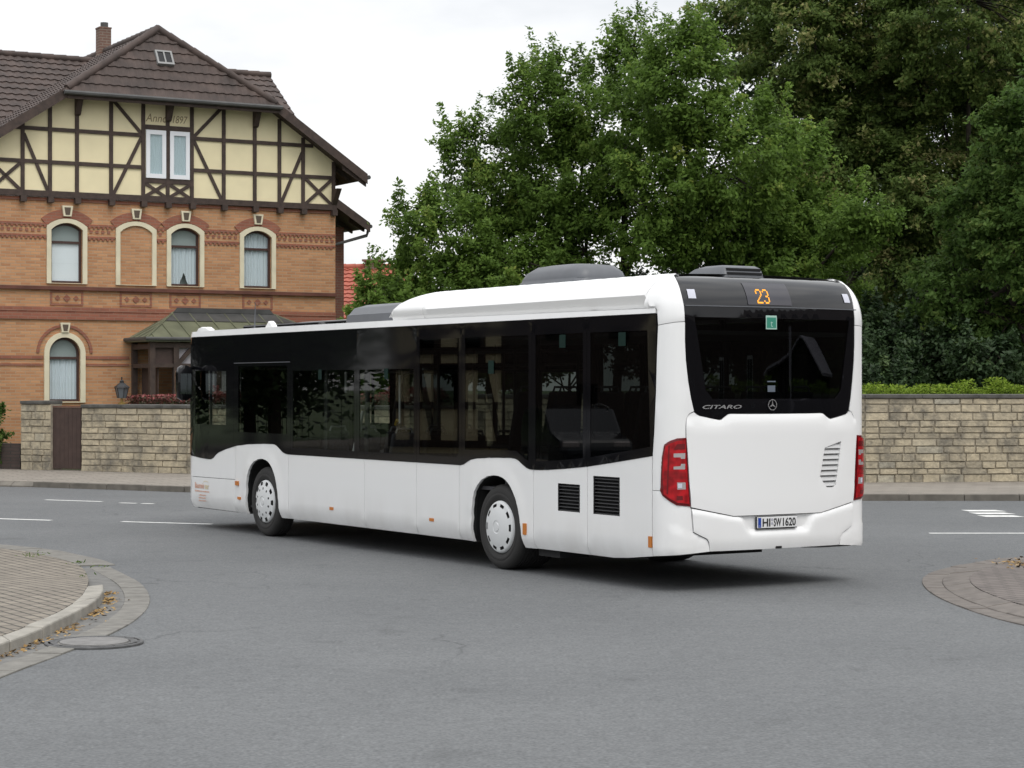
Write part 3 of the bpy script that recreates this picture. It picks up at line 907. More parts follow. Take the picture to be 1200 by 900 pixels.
beam(-9.48, 6.93, 0.05, 6.93, 0.15, -0.11, -0.0312)
for a, b in ((-9.48, -5.43), (-4.10, 0.0)): beam(a, 7.735, b, 7.735, PW, *D1)
for a, b in ((-8.86, -5.43), (-4.10, -0.64)): beam(a, 8.565, b, 8.565, PW, *D1)
beam(-5.43, 8.785, -4.10, 8.785, 0.12, *D1); beam(-5.43, 7.40, -4.10, 7.40, 0.12, *D1)
D2 = (-0.066, -0.0318)
for x0, z0, x1, z1 in ((-9.42, 7.70, -8.62, 6.98), (-9.42, 6.98, -8.62, 7.70), (-8.56, 8.42, -7.93, 6.98), (-6.24, 9.42, -5.47, 8.60), (-5.47, 8.52, -6.24, 6.98),
                       (-3.26, 9.42, -4.05, 8.60), (-4.05, 8.52, -3.26, 6.98), (-0.95, 8.38, -1.57, 6.98), (-0.88, 7.70, -0.06, 6.98), (-0.06, 7.70, -0.88, 6.98),
                       (-5.39, 7.34, -4.80, 6.98), (-4.80, 7.34, -5.39, 6.98), (-4.73, 7.34, -4.14, 6.98), (-4.14, 7.34, -4.73, 6.98)):
    beam(x0, z0, x1, z1, 0.085, D2[0] + 0.004 * (x1 > x0), D2[1])
for x in (-8.59, -7.89, -7.19, -6.29, -5.43, -4.765, -4.10, -3.21, -2.33, -1.62, -0.93, -0.03):      # beam ends under the gable
    mb.box(x - 0.075, x + 0.075, -0.17, -0.02, 6.71, 6.852)
for x in (-7.19, -4.765, -2.33):               # brackets carrying the eave
    mb.prism([(-0.44, 9.5), (-0.078, 9.5), (-0.078, 8.95), (-0.16, 8.98)], 'x', x - 0.07, x + 0.07)
for x in (-0.03,):
    mb.prism([(-0.44, 7.42), (-0.078, 7.42), (-0.078, 6.95)], 'x', x - 0.07, x + 0.07)
hpart(mb, "timber_frame", M['timber'])

# bands, arches, panels of red brick
mb = MB()
clear = [(c - w - 0.13, c + w + 0.13) for c, w in WU]
def spans(x0, x1, cl):
    out, x = [], x0
    for a, b in sorted(cl):
        if a > x: out.append((x, a))
        x = b
    if x < x1: out.append((x, x1))
    return out
for a, b in spans(-9.5, 0.045, clear):
    mb.box(a, b, -0.025, -0.002, 6.15, 6.205); mb.box(a, b, -0.025, -0.002, 5.85, 5.905)
    x = a + 0.06
    while x < b - 0.1:
        mb.box(x, x + 0.075, -0.018, -0.002, 5.985, 6.055)
        x += 0.155
    x = a + 0.02
    while x < b - 0.06:
        mb.box(x, x + 0.06, -0.034, -0.002, 6.10, 6.147)
        mb.box(x, x + 0.06, -0.034, -0.002, 5.802, 5.847)
        x += 0.12
mb.box(-9.5, 0.045, -0.03, -0.002, 6.76, 6.835)
mb.box(-9.5, 0.045, -0.045, -0.002, 3.98, 4.09); mb.box(-9.5, 0.045, -0.03, -0.002, 3.86, 3.978); mb.box(-9.5, 0.045, -0.05, -0.002, 3.77, 3.858)
for z0, z1 in ((2.77, 2.855), (2.60, 2.655)):
    for a, b in spans(-9.5, -5.8, [(LWC - 0.56, LWC + 0.56)]): mb.box(a, b, -0.022, -0.002, z0, z1)
for c, w in WU:                                  # red frames with lozenges under the upper windows
    a, b = c - 0.43, c + 0.43
    mb.box(a, b, -0.02, -0.002, 4.455, 4.50); mb.box(a, b, -0.02, -0.002, 4.13, 4.175)
    mb.box(a, a + 0.05, -0.02, -0.002, 4.176, 4.454); mb.box(b - 0.05, b, -0.02, -0.002, 4.176, 4.454)
    for k in (-0.24, 0, 0.24):
        r = 0.10 if k == 0 else 0.07
        mb.prism([(c + k - r, 4.315), (c + k, 4.315 - r), (c + k + r, 4.315), (c + k, 4.315 + r)], 'y', -0.018, -0.002)
def arc_band(c, hw_in, z_in, rise, wd, n=12, ext=0.0, d0=-0.03, d1=-0.002):
    r = (hw_in ** 2 + rise ** 2) / (2 * rise); zc2 = z_in - r; t0 = math.asin(min(1, hw_in / r)) + ext
    for k in range(n):
        ta, tb = -t0 + 2 * t0 * k / n, -t0 + 2 * t0 * (k + 1) / n
        q = [(c + rr * math.sin(t), zc2 + rr * math.cos(t)) for rr, t in ((r, ta), (r + wd, ta), (r + wd, tb), (r, tb))]
        mb.prism(q, 'y', d0, d1)
for c, w in WU: arc_band(c, w + 0.115, 6.345, 0.20, 0.22)
arc_band(LWC, 0.66, 3.58, 0.655, 0.07, 16)
hpart(mb, "red_brick_bands", M['brick_r'])
mb = MB()
mb.box(-9.5, 0.06, -0.085, -0.002, 4.52, 4.565); mb.box(-9.5, 0.055, -0.06, -0.002, 4.566, 4.61)
hpart(mb, "sill_course", plain("dark_sill_course", (0.12, 0.045, 0.03), 0.8, var=0.3, vscale=3))

# window surrounds, keystones
M['keystone'] = plain("keystone_dark", (0.10, 0.075, 0.055), 0.9)
def surround(outer, inner, c, kz0, kz1, kw0, kw1):
    mb = MB()
    panel(mb, outer, FS, 0.5, 0.05, 0.055, holes=[inner])
    sr = hpart(mb, "window_surround", M['trim'])
    mb = MB(); mb.prism([(c - kw0, kz0), (c + kw0, kz0), (c + kw1, kz1), (c - kw1, kz1)], 'y', -0.085, -0.002)
    ks = hpart(mb, "keystone", M['trim'])
    mb = MB(); mb.prism([(c - kw0 * .55, kz0 + .035), (c + kw0 * .55, kz0 + .035), (c + kw1 * .6, kz1 - .045), (c - kw1 * .6, kz1 - .045)], 'y', -0.092, -0.086)
    fix_normals(mb.build("keystone_ornament", M['keystone'], ks))
for c, w in WU:
    surround(arch(c, w + 0.115, UZ0 - 0.02, UZS + 0.09, UZT + 0.11), arch(c, w, UZ0 - 0.01, UZS, UZT), c, 6.385, 6.655, 0.10, 0.14)
surround(arch(LWC, LHW + 0.13, LZ0 - 0.03, LZS + 0.02, LZT + 0.13, 16), arch(LWC, LHW, LZ0 - 0.01, LZS, LZT, 14), LWC, 3.445, 3.69, 0.09, 0.13)

# windows: frame, glass, curtain
def window(c, hw, z0, zs, zt, kind, n=10):
    out = arch(c, hw - 0.004, z0, zs, zt - 0.004, n)
    fr = MB()
    zb = z0 + (zt - z0) * 0.68
    low = [(c - hw + 0.055, z0 + 0.055), (c + hw - 0.055, z0 + 0.055), (c + hw - 0.055, zb - 0.03), (c - hw + 0.055, zb - 0.03)]
    up = [(c - hw + 0.055, zb + 0.03), (c + hw - 0.055, zb + 0.03)] + arch(c, hw - 0.055, z0, zs - 0.005, zt - 0.06, n)[2:]
    panel(fr, out, FS, 0.5, -0.09, 0.05, holes=[low, up])
    w = hpart(fr, "window", M['brown_frame'])
    w["label"] = {'blind': "upper window with white blind", 'curtain': "upper window with parted net curtain", 'stripe': "window with striped curtain"}[kind]
    g = MB(); panel(g, arch(c, hw - 0.03, z0 + 0.03, zs, zt - 0.03, n), FS, 0.5, -0.115, 0.0)
    g.build("pane", M['glass'], w)
    cu = MB()
    zt2 = zb - 0.02
    if kind == 'blind':
        cu.box(c - hw, c + hw, 0.145, 0.15, z0 + 0.5, zt2 + 0.05)
        cu.box(c - hw, c + hw, 0.148, 0.153, z0, z0 + 0.499)
        cu.build("blind", M['blind'], w)
    else:
        nn = 60
        vs, fs = [], []
        for i in range(nn + 1):
            x = c - hw + 2 * hw * i / nn
            y = 0.165 + 0.015 * math.sin(i * 1.05) + 0.008 * math.sin(i * 0.53)
            gap = 0.0
            if kind == 'curtain':
                gap = max(0.0, 0.36 - abs(x - c - 0.02) * 2.6)
            vs += [(x, y, z0 + gap), (x, y, zt)]
        for i in range(nn): fs.append((2 * i, 2 * i + 2, 2 * i + 3, 2 * i + 1))
        cu.add(vs, fs)
        cu.build("curtain", M['curtain'], w, smooth=180)
    rm = MB(); rm.box(c - hw - 0.05, c + hw + 0.05, 0.32, 0.34, z0 - 0.1, zt + 0.1)
    if kind != 'stripe' or z0 < 3: rm.box(c - hw, c + hw, 0.135, 0.14, zb + 0.03, zt + 0.0)
    rm.build("room_shade", M['grey_roller'] if kind != 'stripe' or z0 < 3 else M['dark_room'], w)
    return w
for (c, w), k in zip([WU[0], WU[2], WU[3]], ('blind', 'curtain', 'stripe')): window(c, w, UZ0, UZS, UZT, k)
window(LWC, LHW, LZ0, LZS, LZT, 'stripe', 14)
for c in (-5.09, -4.44):
    fr = MB()
    panel(fr, [(c - 0.27, 7.47), (c + 0.27, 7.47), (c + 0.27, 8.71), (c - 0.27, 8.71)], FS, 0.6, 0.09, 0.058, holes=[[(c - 0.165, 7.58), (c + 0.165, 7.58), (c + 0.165, 8.60), (c - 0.165, 8.60)]])
    w = hpart(fr, "window", M['white_frame']); w["label"] = "narrow white gable window"
    g = MB(); g.box(c - 0.2, c + 0.2, -0.062, -0.058, 7.5, 8.65); g.build("pane", M['glass'], w)
    cu = MB(); vs = []
    for i in range(31): vs += [(c - 0.2 + 0.4 * i / 30, -0.04 + 0.006 * math.sin(i * 1.1), 7.5), (c - 0.2 + 0.4 * i / 30, -0.04 + 0.006 * math.sin(i * 1.1), 8.65)]
    cu.add(vs, [(2 * i, 2 * i + 2, 2 * i + 3, 2 * i + 1) for i in range(30)]); cu.build("curtain", M['curtain'], w, smooth=180)

# plain sash windows of the side wing
for c in (-12.3, -15.6):
    for z in (1.7, 4.7):
        fr = MB(); panel(fr, [(c - .5, z), (c + .5, z), (c + .5, z + 1.6), (c - .5, z + 1.6)], lambda a, zz, o: (a, 1.99 - o, zz), 0.8, 0.05, 0.055, holes=[[(c - .4, z + .08), (c + .4, z + .08), (c + .4, z + 1.5), (c - .4, z + 1.5)]])
        w = hpart(fr, "window", M['trim']); w["label"] = "plain window of the side wing"
        g = MB(); g.box(c - .4, c + .4, 1.965, 1.97, z + .08, z + 1.5); g.build("pane", M['glass'], w)
        g = MB(); g.box(c - .4, c - .35, 1.955, 1.964, z + .08, z + 1.5); g.box(c + .35, c + .4, 1.955, 1.964, z + .08, z + 1.5); g.box(c - .349, c + .349, 1.955, 1.964, z + 1.0, z + 1.06); g.build("sash", M['brown_frame'], w)
        g = MB(); g.box(c - .4, c + .4, 1.985, 1.99, z + .08, z + 1.5); g.build("curtain", M['curtain'], w)

# date on the gable
mb = MB()
pl = lambda x0, z0: (lambda x, y: (x0 + x, -0.034, z0 + y))
text_mb(mb, "Anno", 0.30, pl(-5.36, 8.93), shear=0.25, xs=0.88)
text_mb(mb, "1897", 0.28, pl(-4.62, 8.93), shear=0.25, xs=0.75)
mb.build("date_lettering", M['lettering_dark'], house, loc=HL)

# roofs of stepped, rolled tiles
def tile_plane(mb, p0, u, v, width, length, clips=(), row=0.315, pitch=0.235, amp=0.028, step=0.036, under=None):
    """p0 lower corner, u along the eave, v up the slope"""
    p0, u, v = Vector(p0), Vector(u).normalized(), Vector(v).normalized()
    nrm = u.cross(v)
    if nrm.z < 0: nrm = -nrm
    nu = int(width / (pitch / 5)); nr = int(math.ceil(length / row))
    bm = bmesh.new()
    wave = [0.0, 0.55, 1.0, 0.55, 0.0]
    for r in range(nr):
        v0, v1 = r * row, min((r + 1) * row + 0.03, length)
        rows = []
        jit = random.uniform(-0.01, 0.01)
        for vv, hh in ((v0, -0.02), (v0, step), (v1, 0.004)):
            rows.append([bm.verts.new(p0 + u * (i * pitch / 5 + (0.125 if r % 2 else 0) * 0) + v * (vv + jit * (hh != 0.004)) + nrm * (hh + (amp * wave[i % 5] if hh > -0.01 else 0))) for i in range(nu + 1)])
        for a, b in zip(rows[:-1], rows[1:]):
            for i in range(nu): bm.faces.new((a[i], a[i + 1], b[i + 1], b[i]))
    bx = [bm.verts.new(p0 + u * a + v * b - nrm * c) for c in (0.10, 0.0) for a, b in ((0, 0), (width, 0), (width, length), (0, length))]
    for f in ((3, 2, 1, 0), (4, 5, 6, 7), (0, 1, 5, 4), (1, 2, 6, 5), (2, 3, 7, 6), (3, 0, 4, 7)): bm.faces.new([bx[i] for i in f])
    for co, no in clips:
        bmesh.ops.bisect_plane(bm, geom=bm.verts[:] + bm.edges[:] + bm.faces[:], plane_co=co, plane_no=no, clear_outer=True)
    bm.verts.index_update()
    mb.add([w.co.copy() for w in bm.verts], [[w.index for w in f.verts] for f in bm.faces])
    bm.free()

sl = math.hypot(1, SLOPE)
HZ, HYF, HYB = 9.55, -0.5, 0.72                # half hip: eave height, front, top
hip_n = Vector((0, -(ZR - HZ), HYB - HYF)).normalized()
mb = MB()
Lr = (XR - XC0) * sl
tile_plane(mb, (XR, -0.5, ZE), (0, 1, 0), (-1, 0, SLOPE), 9.0, Lr, [((0, HYF, HZ), hip_n)])
tile_plane(mb, (2 * XC0 - XR, -0.5, ZE), (0, 1, 0), (1, 0, SLOPE), 9.0, Lr, [((0, HYF, HZ), hip_n)])
nR = Vector((SLOPE, 0, 1)).normalized(); nL = Vector((-SLOPE, 0, 1)).normalized()
hw2 = (ZR - HZ) / SLOPE + 0.12
tile_plane(mb, (XC0 - hw2, HYF - 0.06, HZ - 0.09), (1, 0, 0), (0, HYB - HYF, ZR - HZ), 2 * hw2, 2.45, [((XC0, 0, ZR + 0.03), nR), ((XC0, 0, ZR + 0.03), nL)])
roof = hpart(mb, "roof", M['tile'])
mb = MB()                                       # ridge and hip caps
def caps(p, q, r=0.11, n=None):
    P, Q = Vector(p), Vector(q); L = (Q - P).length; n = int(L / 0.36)
    for k in range(n):
        a, b = P.lerp(Q, k / n), P.lerp(Q, (k + 1.08) / n)
        mb.tube([a, b], [r * 0.88, r * 1.05], 8)
caps((XC0 + 2.85, HYF, HZ + 0.02), (XC0, HYB, ZR + 0.04)); caps((XC0 - 2.85, HYF, HZ + 0.02), (XC0, HYB, ZR + 0.04)); caps((XC0, HYB, ZR + 0.04), (XC0, 8.5, ZR + 0.04))
caps((-20, 5.0, 11.2), (0.26, 5.0, 11.2))
hpart(mb, "ridge_caps", M['tile'], smooth=50)
mb = MB()                                       # cross wing
tile_plane(mb, (-20, 1.2, 11.17 - 0.75 * 3.8), (1, 0, 0), (0, 1, 0.75), 20.26, 3.8 * 1.25)
tile_plane(mb, (-20, 9.0, 11.17 - 0.75 * 4.0), (1, 0, 0), (0, -1, 0.75), 20.26, 5.0)
hpart(mb, "wing_roof", M['tile'])
mb = MB(); tile_plane(mb, (2.72, 3.35, 6.80), (0, 1, 0), (-1, 0, 0.63), 6.2, 2.4)
hpart(mb, "annex_roof", M['tile'])
# barge boards, eave boards, rafter ends, each a board of its own
def board(name, *p):
    mb = MB(); mb.hexa(list(p)) if len(p) == 8 else mb.box(*p)
    return hpart(mb, name, M['timber'])
def barge(x0, z0, x1, z1, y, h=0.27, t=0.04):
    z0 += .075; z1 += .075
    board("barge_board", (x0, y - t, z0 - h), (x1, y - t, z1 - h), (x1, y, z1 - h), (x0, y, z0 - h), (x0, y - t, z0), (x1, y - t, z1), (x1, y, z1), (x0, y, z0))
barge(XR, ZE - 0.02, -1.9, HZ - 0.02, -0.505); barge(2 * XC0 - XR, ZE - 0.02, 2 * XC0 + 1.9, HZ - 0.02, -0.505)
board("eave_board", -7.6, -1.88, -0.56, -0.50, HZ - 0.24, HZ - 0.105)
board("soffit_board", -7.45, -2.0, -0.49, -0.08, HZ - 0.10, HZ - 0.06)
barge(2.72, 6.78, 0.9, 6.78 + 0.63 * 1.82, 3.34)
for y in (0.15, 0.9, 1.65, 2.4): board("rafter", (0.06, y, 7.99), (.58, y, 7.65), (.58, y + .1, 7.65), (0.06, y + .1, 7.99), (0.06, y, 8.12), (.58, y, 7.78), (.58, y + .1, 7.78), (0.06, y + .1, 8.12))
for y in (3.6, 4.4, 5.2): board("rafter", (2.21, y, 6.85), (2.68, y, 6.62), (2.68, y + .1, 6.62), (2.21, y + .1, 6.85), (2.21, y, 6.98), (2.68, y, 6.74), (2.68, y + .1, 6.74), (2.21, y + .1, 6.98))
board("rafter", (0.06, -0.47, 7.92), (.75, -0.47, 7.50), (.75, -0.42, 7.50), (0.06, -0.42, 7.92), (0.06, -0.47, 8.06), (.75, -0.47, 7.62), (.75, -0.42, 7.62), (0.06, -0.42, 8.06))
mb = MB()
mb.tube([(-7.7, -0.62, HZ - 0.10), (-1.78, -0.62, HZ - 0.10)], 0.06, 8)
mb.tube([(XR + 0.06, -0.5, ZE - 0.03), (XR + 0.06, 8, ZE - 0.03)], 0.06, 8)
mb.tube([(2.76, 3.35, 6.76), (2.76, 9, 6.76)], 0.06, 8)
mb.tube([(2.76, 3.5, 6.7), (2.7, 3.5, 6.5), (0.12, 3.9, 5.72), (0.12, 3.93, 0.3)], 0.05, 8)
hpart(mb, "gutter_pipe", M['lead'], smooth=40)
mb = MB(); mb.prism([(1.0, 8.55), (5.0, 11.1), (9.0, 8.3), (9.0, 7.0), (1.0, 7.0)], 'x', -0.05, 0.1)
hpart(mb, "wing_gable", M['timber'])
mb = MB(); mb.box(-4.93, -4.60, 4.85, 5.2, 10.9, 12.12); mb.box(-4.945, -4.585, 4.84, 5.21, 12.121, 12.16)
ch = hpart(mb, "chimney", M['brick_c'])
mb = MB(); mb.lathe([(0.11, 12.16), (0.11, 12.30), (0.09, 12.30), (0.09, 12.16)], (-4.75, 5.0, 0), 'z', 12); fix_normals(mb.build("chimney_pot", M['lead'], ch))
# skylight on the half hip
hv = Vector((0, HYB - HYF, ZR - HZ)).normalized(); hn = Vector((0, -(ZR - HZ), HYB - HYF)).normalized()
p0 = Vector((-4.80, HYF, HZ)) + hv * 1.0
def onhip(x, a, o): return tuple(p0 + Vector((x, 0, 0)) + hv * a + hn * o)
mb = MB(); panel(mb, [(-0.23, 0), (0.23, 0), (0.23, 0.46), (-0.23, 0.46)], onhip, 1, 0.12, 0.12, holes=[[(-0.18, 0.06), (-0.02, 0.06), (-0.02, 0.41), (-0.18, 0.41)], [(0.02, 0.06), (0.18, 0.06), (0.18, 0.41), (0.02, 0.41)]])
skl = hpart(mb, "skylight", plain("skylight_frame", (0.22, 0.22, 0.215), 0.5))
mb = MB(); panel(mb, [(-0.2, 0.04), (0.2, 0.04), (0.2, 0.43), (-0.2, 0.43)], onhip, 1, 0.10, 0.0); mb.build("pane", M['bus_black'], skl)

# porch with a hipped metal roof
PX0, PX1, PY = -5.8, -0.62, -1.55
mb = MB()
e = 3.28; t = 4.0
A, B_, C_, D_ = (PX0 - .1, 0.0, e), (PX0 - .1, PY, e), (PX1 + .1, PY, e), (PX1 + .1, 0.0, e)
T0, T1 = (PX0 + 1.2, -0.03, t), (PX1 - 1.2, -0.03, t)
mb.add([A, B_, C_, D_, T0, T1], [(0, 1, 4), (1, 2, 5, 4), (2, 3, 5)])
mb.add([(p[0], p[1], p[2] - 0.07) for p in (A, B_, C_, D_)] + [A, B_, C_, D_], [(0, 1, 2, 3), (0, 1, 5, 4), (1, 2, 6, 5), (2, 3, 7, 6)])
for k in range(11):                              # standing seams
    x = PX0 + 0.15 + k * (PX1 - PX0 - 0.3) / 10
    tx = min(max(x, T0[0]), T1[0])
    f = 1.0 if T0[0] <= x <= T1[0] else (x - PX0 + .1) / 1.3 if x < T0[0] else (PX1 + .1 - x) / 1.3
    mb.tube([(x, PY, e + 0.015), (x, PY + (-.03 - PY) * f, e + (t - e) * f + 0.015)], 0.018, 5)
for a, b in ((B_, T0), (C_, T1)): mb.tube([Vector(a) + Vector((0, 0, .015)), Vector(b) + Vector((0, 0, .015))], 0.024, 6)
for k in range(1, 4):
    y = PY * k / 4
    mb.tube([(PX0 - .1, y, e + .015), (PX0 - .1 + 1.3 * (1 - k / 4), y * 1.0, e + (t - e) * (1 - k / 4) * 0.98 + .015)], 0.016, 5)
porch = hpart(mb, "porch_roof", M['copper'])
mb = MB()
fl = lambda x, f, o: (x, PY * f, t + (e - t) * f + o)
mb.add([fl(T0[0] - .42, .36, .03), fl(T1[0] + .42, .36, .03), fl(T1[0] - .05, 0.02, .03), fl(T0[0] + .05, 0.02, .03)], [(0, 1, 2, 3)])
mb.prism([(T0[0] - 0.02, t + 0.0), (T1[0] + 0.02, t + 0.0), (T1[0] - 0.1, t + 0.13), (T0[0] + 0.1, t + 0.13)], 'y', -0.09, -0.051)
mb.tube([A, B_, C_], 0.05, 8)
mb.build("flashing", M['lead'], porch)
mb = MB()
for x in (PX0 + .12, PX0 + .75, -3.9, -2.5, PX1 - .75, PX1 - .12): mb.box(x - .07, x + .07, PY + .1, PY + .24, 0.1, 3.2)
for x in (PX0 + .12, PX1 - .12):
    mb.box(x - .07, x + .07, -0.15, -0.055, 0.1, 3.2); mb.box(x - .06, x + .06, PY + .24, -0.15, 2.55, 2.66); mb.box(x - .06, x + .06, PY + .24, -.15, 3.02, 3.15)
mb.box(PX0 + .19, PX1 - .19, PY + .11, PY + .23, 3.06, 3.18); mb.box(PX0 + .19, PX1 - .19, PY + .115, PY + .225, 2.56, 2.66)
def brace(x0, z0, x1, z1):
    dv = Vector((x1 - x0, z1 - z0)); n2 = Vector((-dv.y, dv.x)).normalized() * .05
    mb.prism([(x0 - n2.x, z0 - n2.y), (x1 - n2.x, z1 - n2.y), (x1 + n2.x, z1 + n2.y), (x0 + n2.x, z0 + n2.y)], 'y', PY + .13, PY + .21)
for a, b in ((PX0 + .82, -3.97), (-3.83, -2.57), (-2.43, PX1 - .82)):
    m2 = (a + b) / 2
    brace(a, 2.66, m2 - .1, 3.1); brace(b, 2.66, m2 + .1, 3.1)
hpart(mb, "porch_posts", M['timber'])
mb = MB()
for a, b in ((PX0 + .82, -3.97), (-3.83, -2.57), (-2.43, PX1 - .82)):
    k = int((b - a) / 0.12)
    for i in range(k): mb.box(a + i * (b - a) / k + .004, a + (i + 1) * (b - a) / k - .004, PY + .235, PY + .25, 0.1, 2.55)
    mb.box(a, b, PY + .235, PY + .25, 2.66, 3.06)
hpart(mb, "porch_panels", M['grey_panel'])
mb = MB()
mb.box(PX0 + .19, PX0 + .68, PY + .20, PY + .22, 0.1, 1.2); mb.box(PX0 + .06, PX0 + .16, PY + .24, -.15, 0.1, 1.2); mb.box(PX0 + .19, PX0 + .68, PY + .20, PY + .22, 2.66, 3.06)
mb.box(PX0 + .3, PX0 + .33, PY + .25, -.15, 1.2, 2.55)
hpart(mb, "porch_side_panel", M['gate'])

# ------------------------------------------------------------------ red-roofed house farther back
rh = empty("red_roof_house", (-9.0, 78, -0.5), R(-6))
mb = MB(); mb.box(-4.5, 4.5, -2.4, 6, 0, 5.0); mb.prism([(-2.4, 5.0), (6.0, 5.0), (1.8, 7.0)], 'x', -4.4, 4.4)
mb.build("wall", plain("pale_render", (0.55, 0.5, 0.42), 0.9), rh)
mb = MB()
tile_plane(mb, (-5, -3.2, 4.55), (1, 0, 0), (0, 5.0, 2.6), 10, 5.65, row=0.36, pitch=0.26, amp=0.03, step=0.05)
tile_plane(mb, (-5, 6.9, 4.5), (1, 0, 0), (0, -5.0, 2.6), 10, 5.65, row=0.36, pitch=0.26, amp=0.03, step=0.05)
rr_ = fix_normals(mb.build("roof", M['tile_red'], rh))
mb = MB()
for k in range(27): mb.tube([(-5 + k * .37, 1.83, 7.18), (-5 + k * .37 + .39, 1.83, 7.18)], [0.14, 0.16], 8)
mb.build("ridge_caps", M['tile_red'], rr_, smooth=50)
mb = MB(); mb.box(3.2, 3.8, 1.6, 2.2, 6.8, 7.4); mb.box(3.1, 3.9, 1.5, 2.3, 7.401, 7.48); mb.box(3.3, 3.4, 1.7, 1.8, 7.48, 7.6)
fix_normals(mb.build("chimney", M['brick_c'], rr_))
for x in (-2.5, 0.5, 3.0):
    mb = MB(); mb.box(x - .5, x + .5, -2.43, -2.39, 2.4, 3.9); w = mb.build("window", M['white_frame'], rh)
    mb = MB(); mb.box(x - .4, x + .4, -2.44, -2.431, 2.5, 3.8); mb.build("pane", M['bus_black'], w)
tag(rh, "house with bright red tiled roof behind the brick house and trees", "house")

# ------------------------------------------------------------------ the bus
# local axes: x = from the front to the rear, y = from the left side to the right side, z = up (metres from the front left corner)
YAW = 1.0110
BXD = 6.07
_c, _s = math.cos(YAW), math.sin(YAW)
BX, BY = -4.8395, 30.6475
bus = empty("city_bus", (BX + BXD * _c + 1.265 * _s, BY - BXD * _s + 1.265 * _c, 0.0), -YAW)
tag(bus, "white low-floor city bus with dark windows turning at the junction", "bus")
BL = (-BXD, -1.265, 0.0)

# plan outline walked as an arc length a: left side, rear, right side
RC, XCR, LB = 0.24, 11.80, 2.26
LC = RC * R(80)
AC = XCR + LC + LB / 2
DS = 0.005
def _plan():
    fw = []; x = y = th = 0.0; a = 0.5; x = 0.5
    while a < AC:
        fw.append((a, x, y, th))
        k = 0 if a < XCR else (1 / RC if a < XCR + LC else R(20) / LB)
        th += k * DS; x += math.cos(th) * DS; y += math.sin(th) * DS; a += DS
    w2 = y
    bw = []; a, x, y, th = 0.5, 0.5, 0.0, 0.0
    while y < w2:
        bw.append((a, x, y, th))
        k = 0 if a > 0.22 else (1 / 0.26 if a > 0.22 - 0.26 * R(80) else R(20) / LB)
        x -= math.cos(th) * DS; y -= math.sin(th) * DS; th -= k * DS; a -= DS
    return np.array(bw[::-1][:-1] + fw), w2
PLAN, HALFW = _plan()
A0 = PLAN[0, 0]
BW = 2 * HALFW
def plan(a):
    flip = a > AC
    if flip: a = 2 * AC - a
    q = [np.interp(a, PLAN[:, 0], PLAN[:, k]) for k in (1, 2, 3)]
    if flip: return q[0], BW - q[1], math.pi - q[2]
    return q
ZT, RV, RH = 2.72, 0.46, 0.30
ZTOP = ZT + RV
def ins(z):
    i = 0.0
    if z > ZT:
        t = min(1.0, (z - ZT) / RV); i += RH * (1 - math.sqrt(max(0.0, 1 - t * t)))
    if z < 0.42: i += 0.05 * ((0.42 - z) / 0.14) ** 2
    return i
def pz(z): return z if z <= ZT else ZT + 0.5 * math.asin(min(1.0, (z - ZT) / RV))
def zp(p): return p if p <= ZT else ZT + RV * math.sin(min(math.pi / 2, (p - ZT) / 0.5))
def S(a, p, o):
    z = zp(p)
    x, y, th = plan(a)
    nx, ny = math.sin(th), -math.cos(th)
    up = 0.0
    if z > ZT:
        ph = (p - ZT) / 0.5; up = math.sin(ph); ch2 = math.cos(ph)
        k = -ins(z) + o * ch2
        return (x + nx * k, y + ny * k, z + o * up)
    k = o - ins(z)
    return (x + nx * k, y + ny * k, z)
mir = lambda P: [(2 * AC - a, z) for a, z in P][::-1]

def bpart(mb, name, mat, smooth=35, parent=None, bevel=0.0):
    return mb.build(name, mat, parent or bus, smooth=smooth, bevel=bevel, loc=BL if parent is None else None)

def bp(polys, name, mat, step=0.12, off=0.0, thick=0.035, holes=None, lip=0.003, offf=None, parent=None, smooth=35):
    mb = MB()
    for i, P in enumerate(polys): panel(mb, P, S, step, off, thick, holes[i] if holes else (), lip, offf, pz)
    return bpart(mb, name, mat, smooth, parent)

WBOT = [(0.10, 1.055), (0.375, 1.033), (0.60, 1.018), (0.80, 1.011), (0.90, 1.014), (0.98, 1.03), (1.06, 1.075), (1.16, 1.115), (1.436, 1.174), (1.776, 1.227), (2.156, 1.258), (2.45, 1.270), (2.712, 1.277), (2.95, 1.279), (3.03, 1.274), (3.10, 1.255), (3.19, 1.215), (3.28, 1.175), (3.36, 1.158), (3.45, 1.151),
        (5.6, 1.151), (7.90, 1.151), (7.99, 1.151), (8.07, 1.166), (8.14, 1.195), (8.22, 1.222), (8.35, 1.240), (8.60, 1.254), (8.80, 1.261), (9.08, 1.266), (9.17, 1.260), (9.24, 1.243), (9.33, 1.20), (9.41, 1.166), (9.48, 1.152), (9.56, 1.150), (9.70, 1.152), (9.866, 1.160), (10.254, 1.188), (10.6, 1.218), (11.047, 1.272), (11.4, 1.316), (11.757, 1.362)]
def wb(a): return float(np.interp(a, [p[0] for p in WBOT], [p[1] for p in WBOT]))
def lower(a, b, d=-0.006):
    return [(x, z + d) for x, z in ([(a, wb(a))] + [p for p in WBOT if a + 0.01 < p[0] < b - 0.01] + [(b, wb(b))])]
FWX, RWX = 2.66, 8.80
ARCH_F = [(2.109, 0.28), (2.120, 0.50), (2.137, 0.705), (2.17, 0.81), (2.215, 0.89), (2.29, 0.965), (2.39, 1.021), (2.53, 1.058), (2.666, 1.066), (2.78, 1.052), (2.87, 1.022), (2.96, 0.965), (3.03, 0.888), (3.085, 0.80), (3.125, 0.69), (3.162, 0.55), (3.183, 0.42), (3.196, 0.28)]
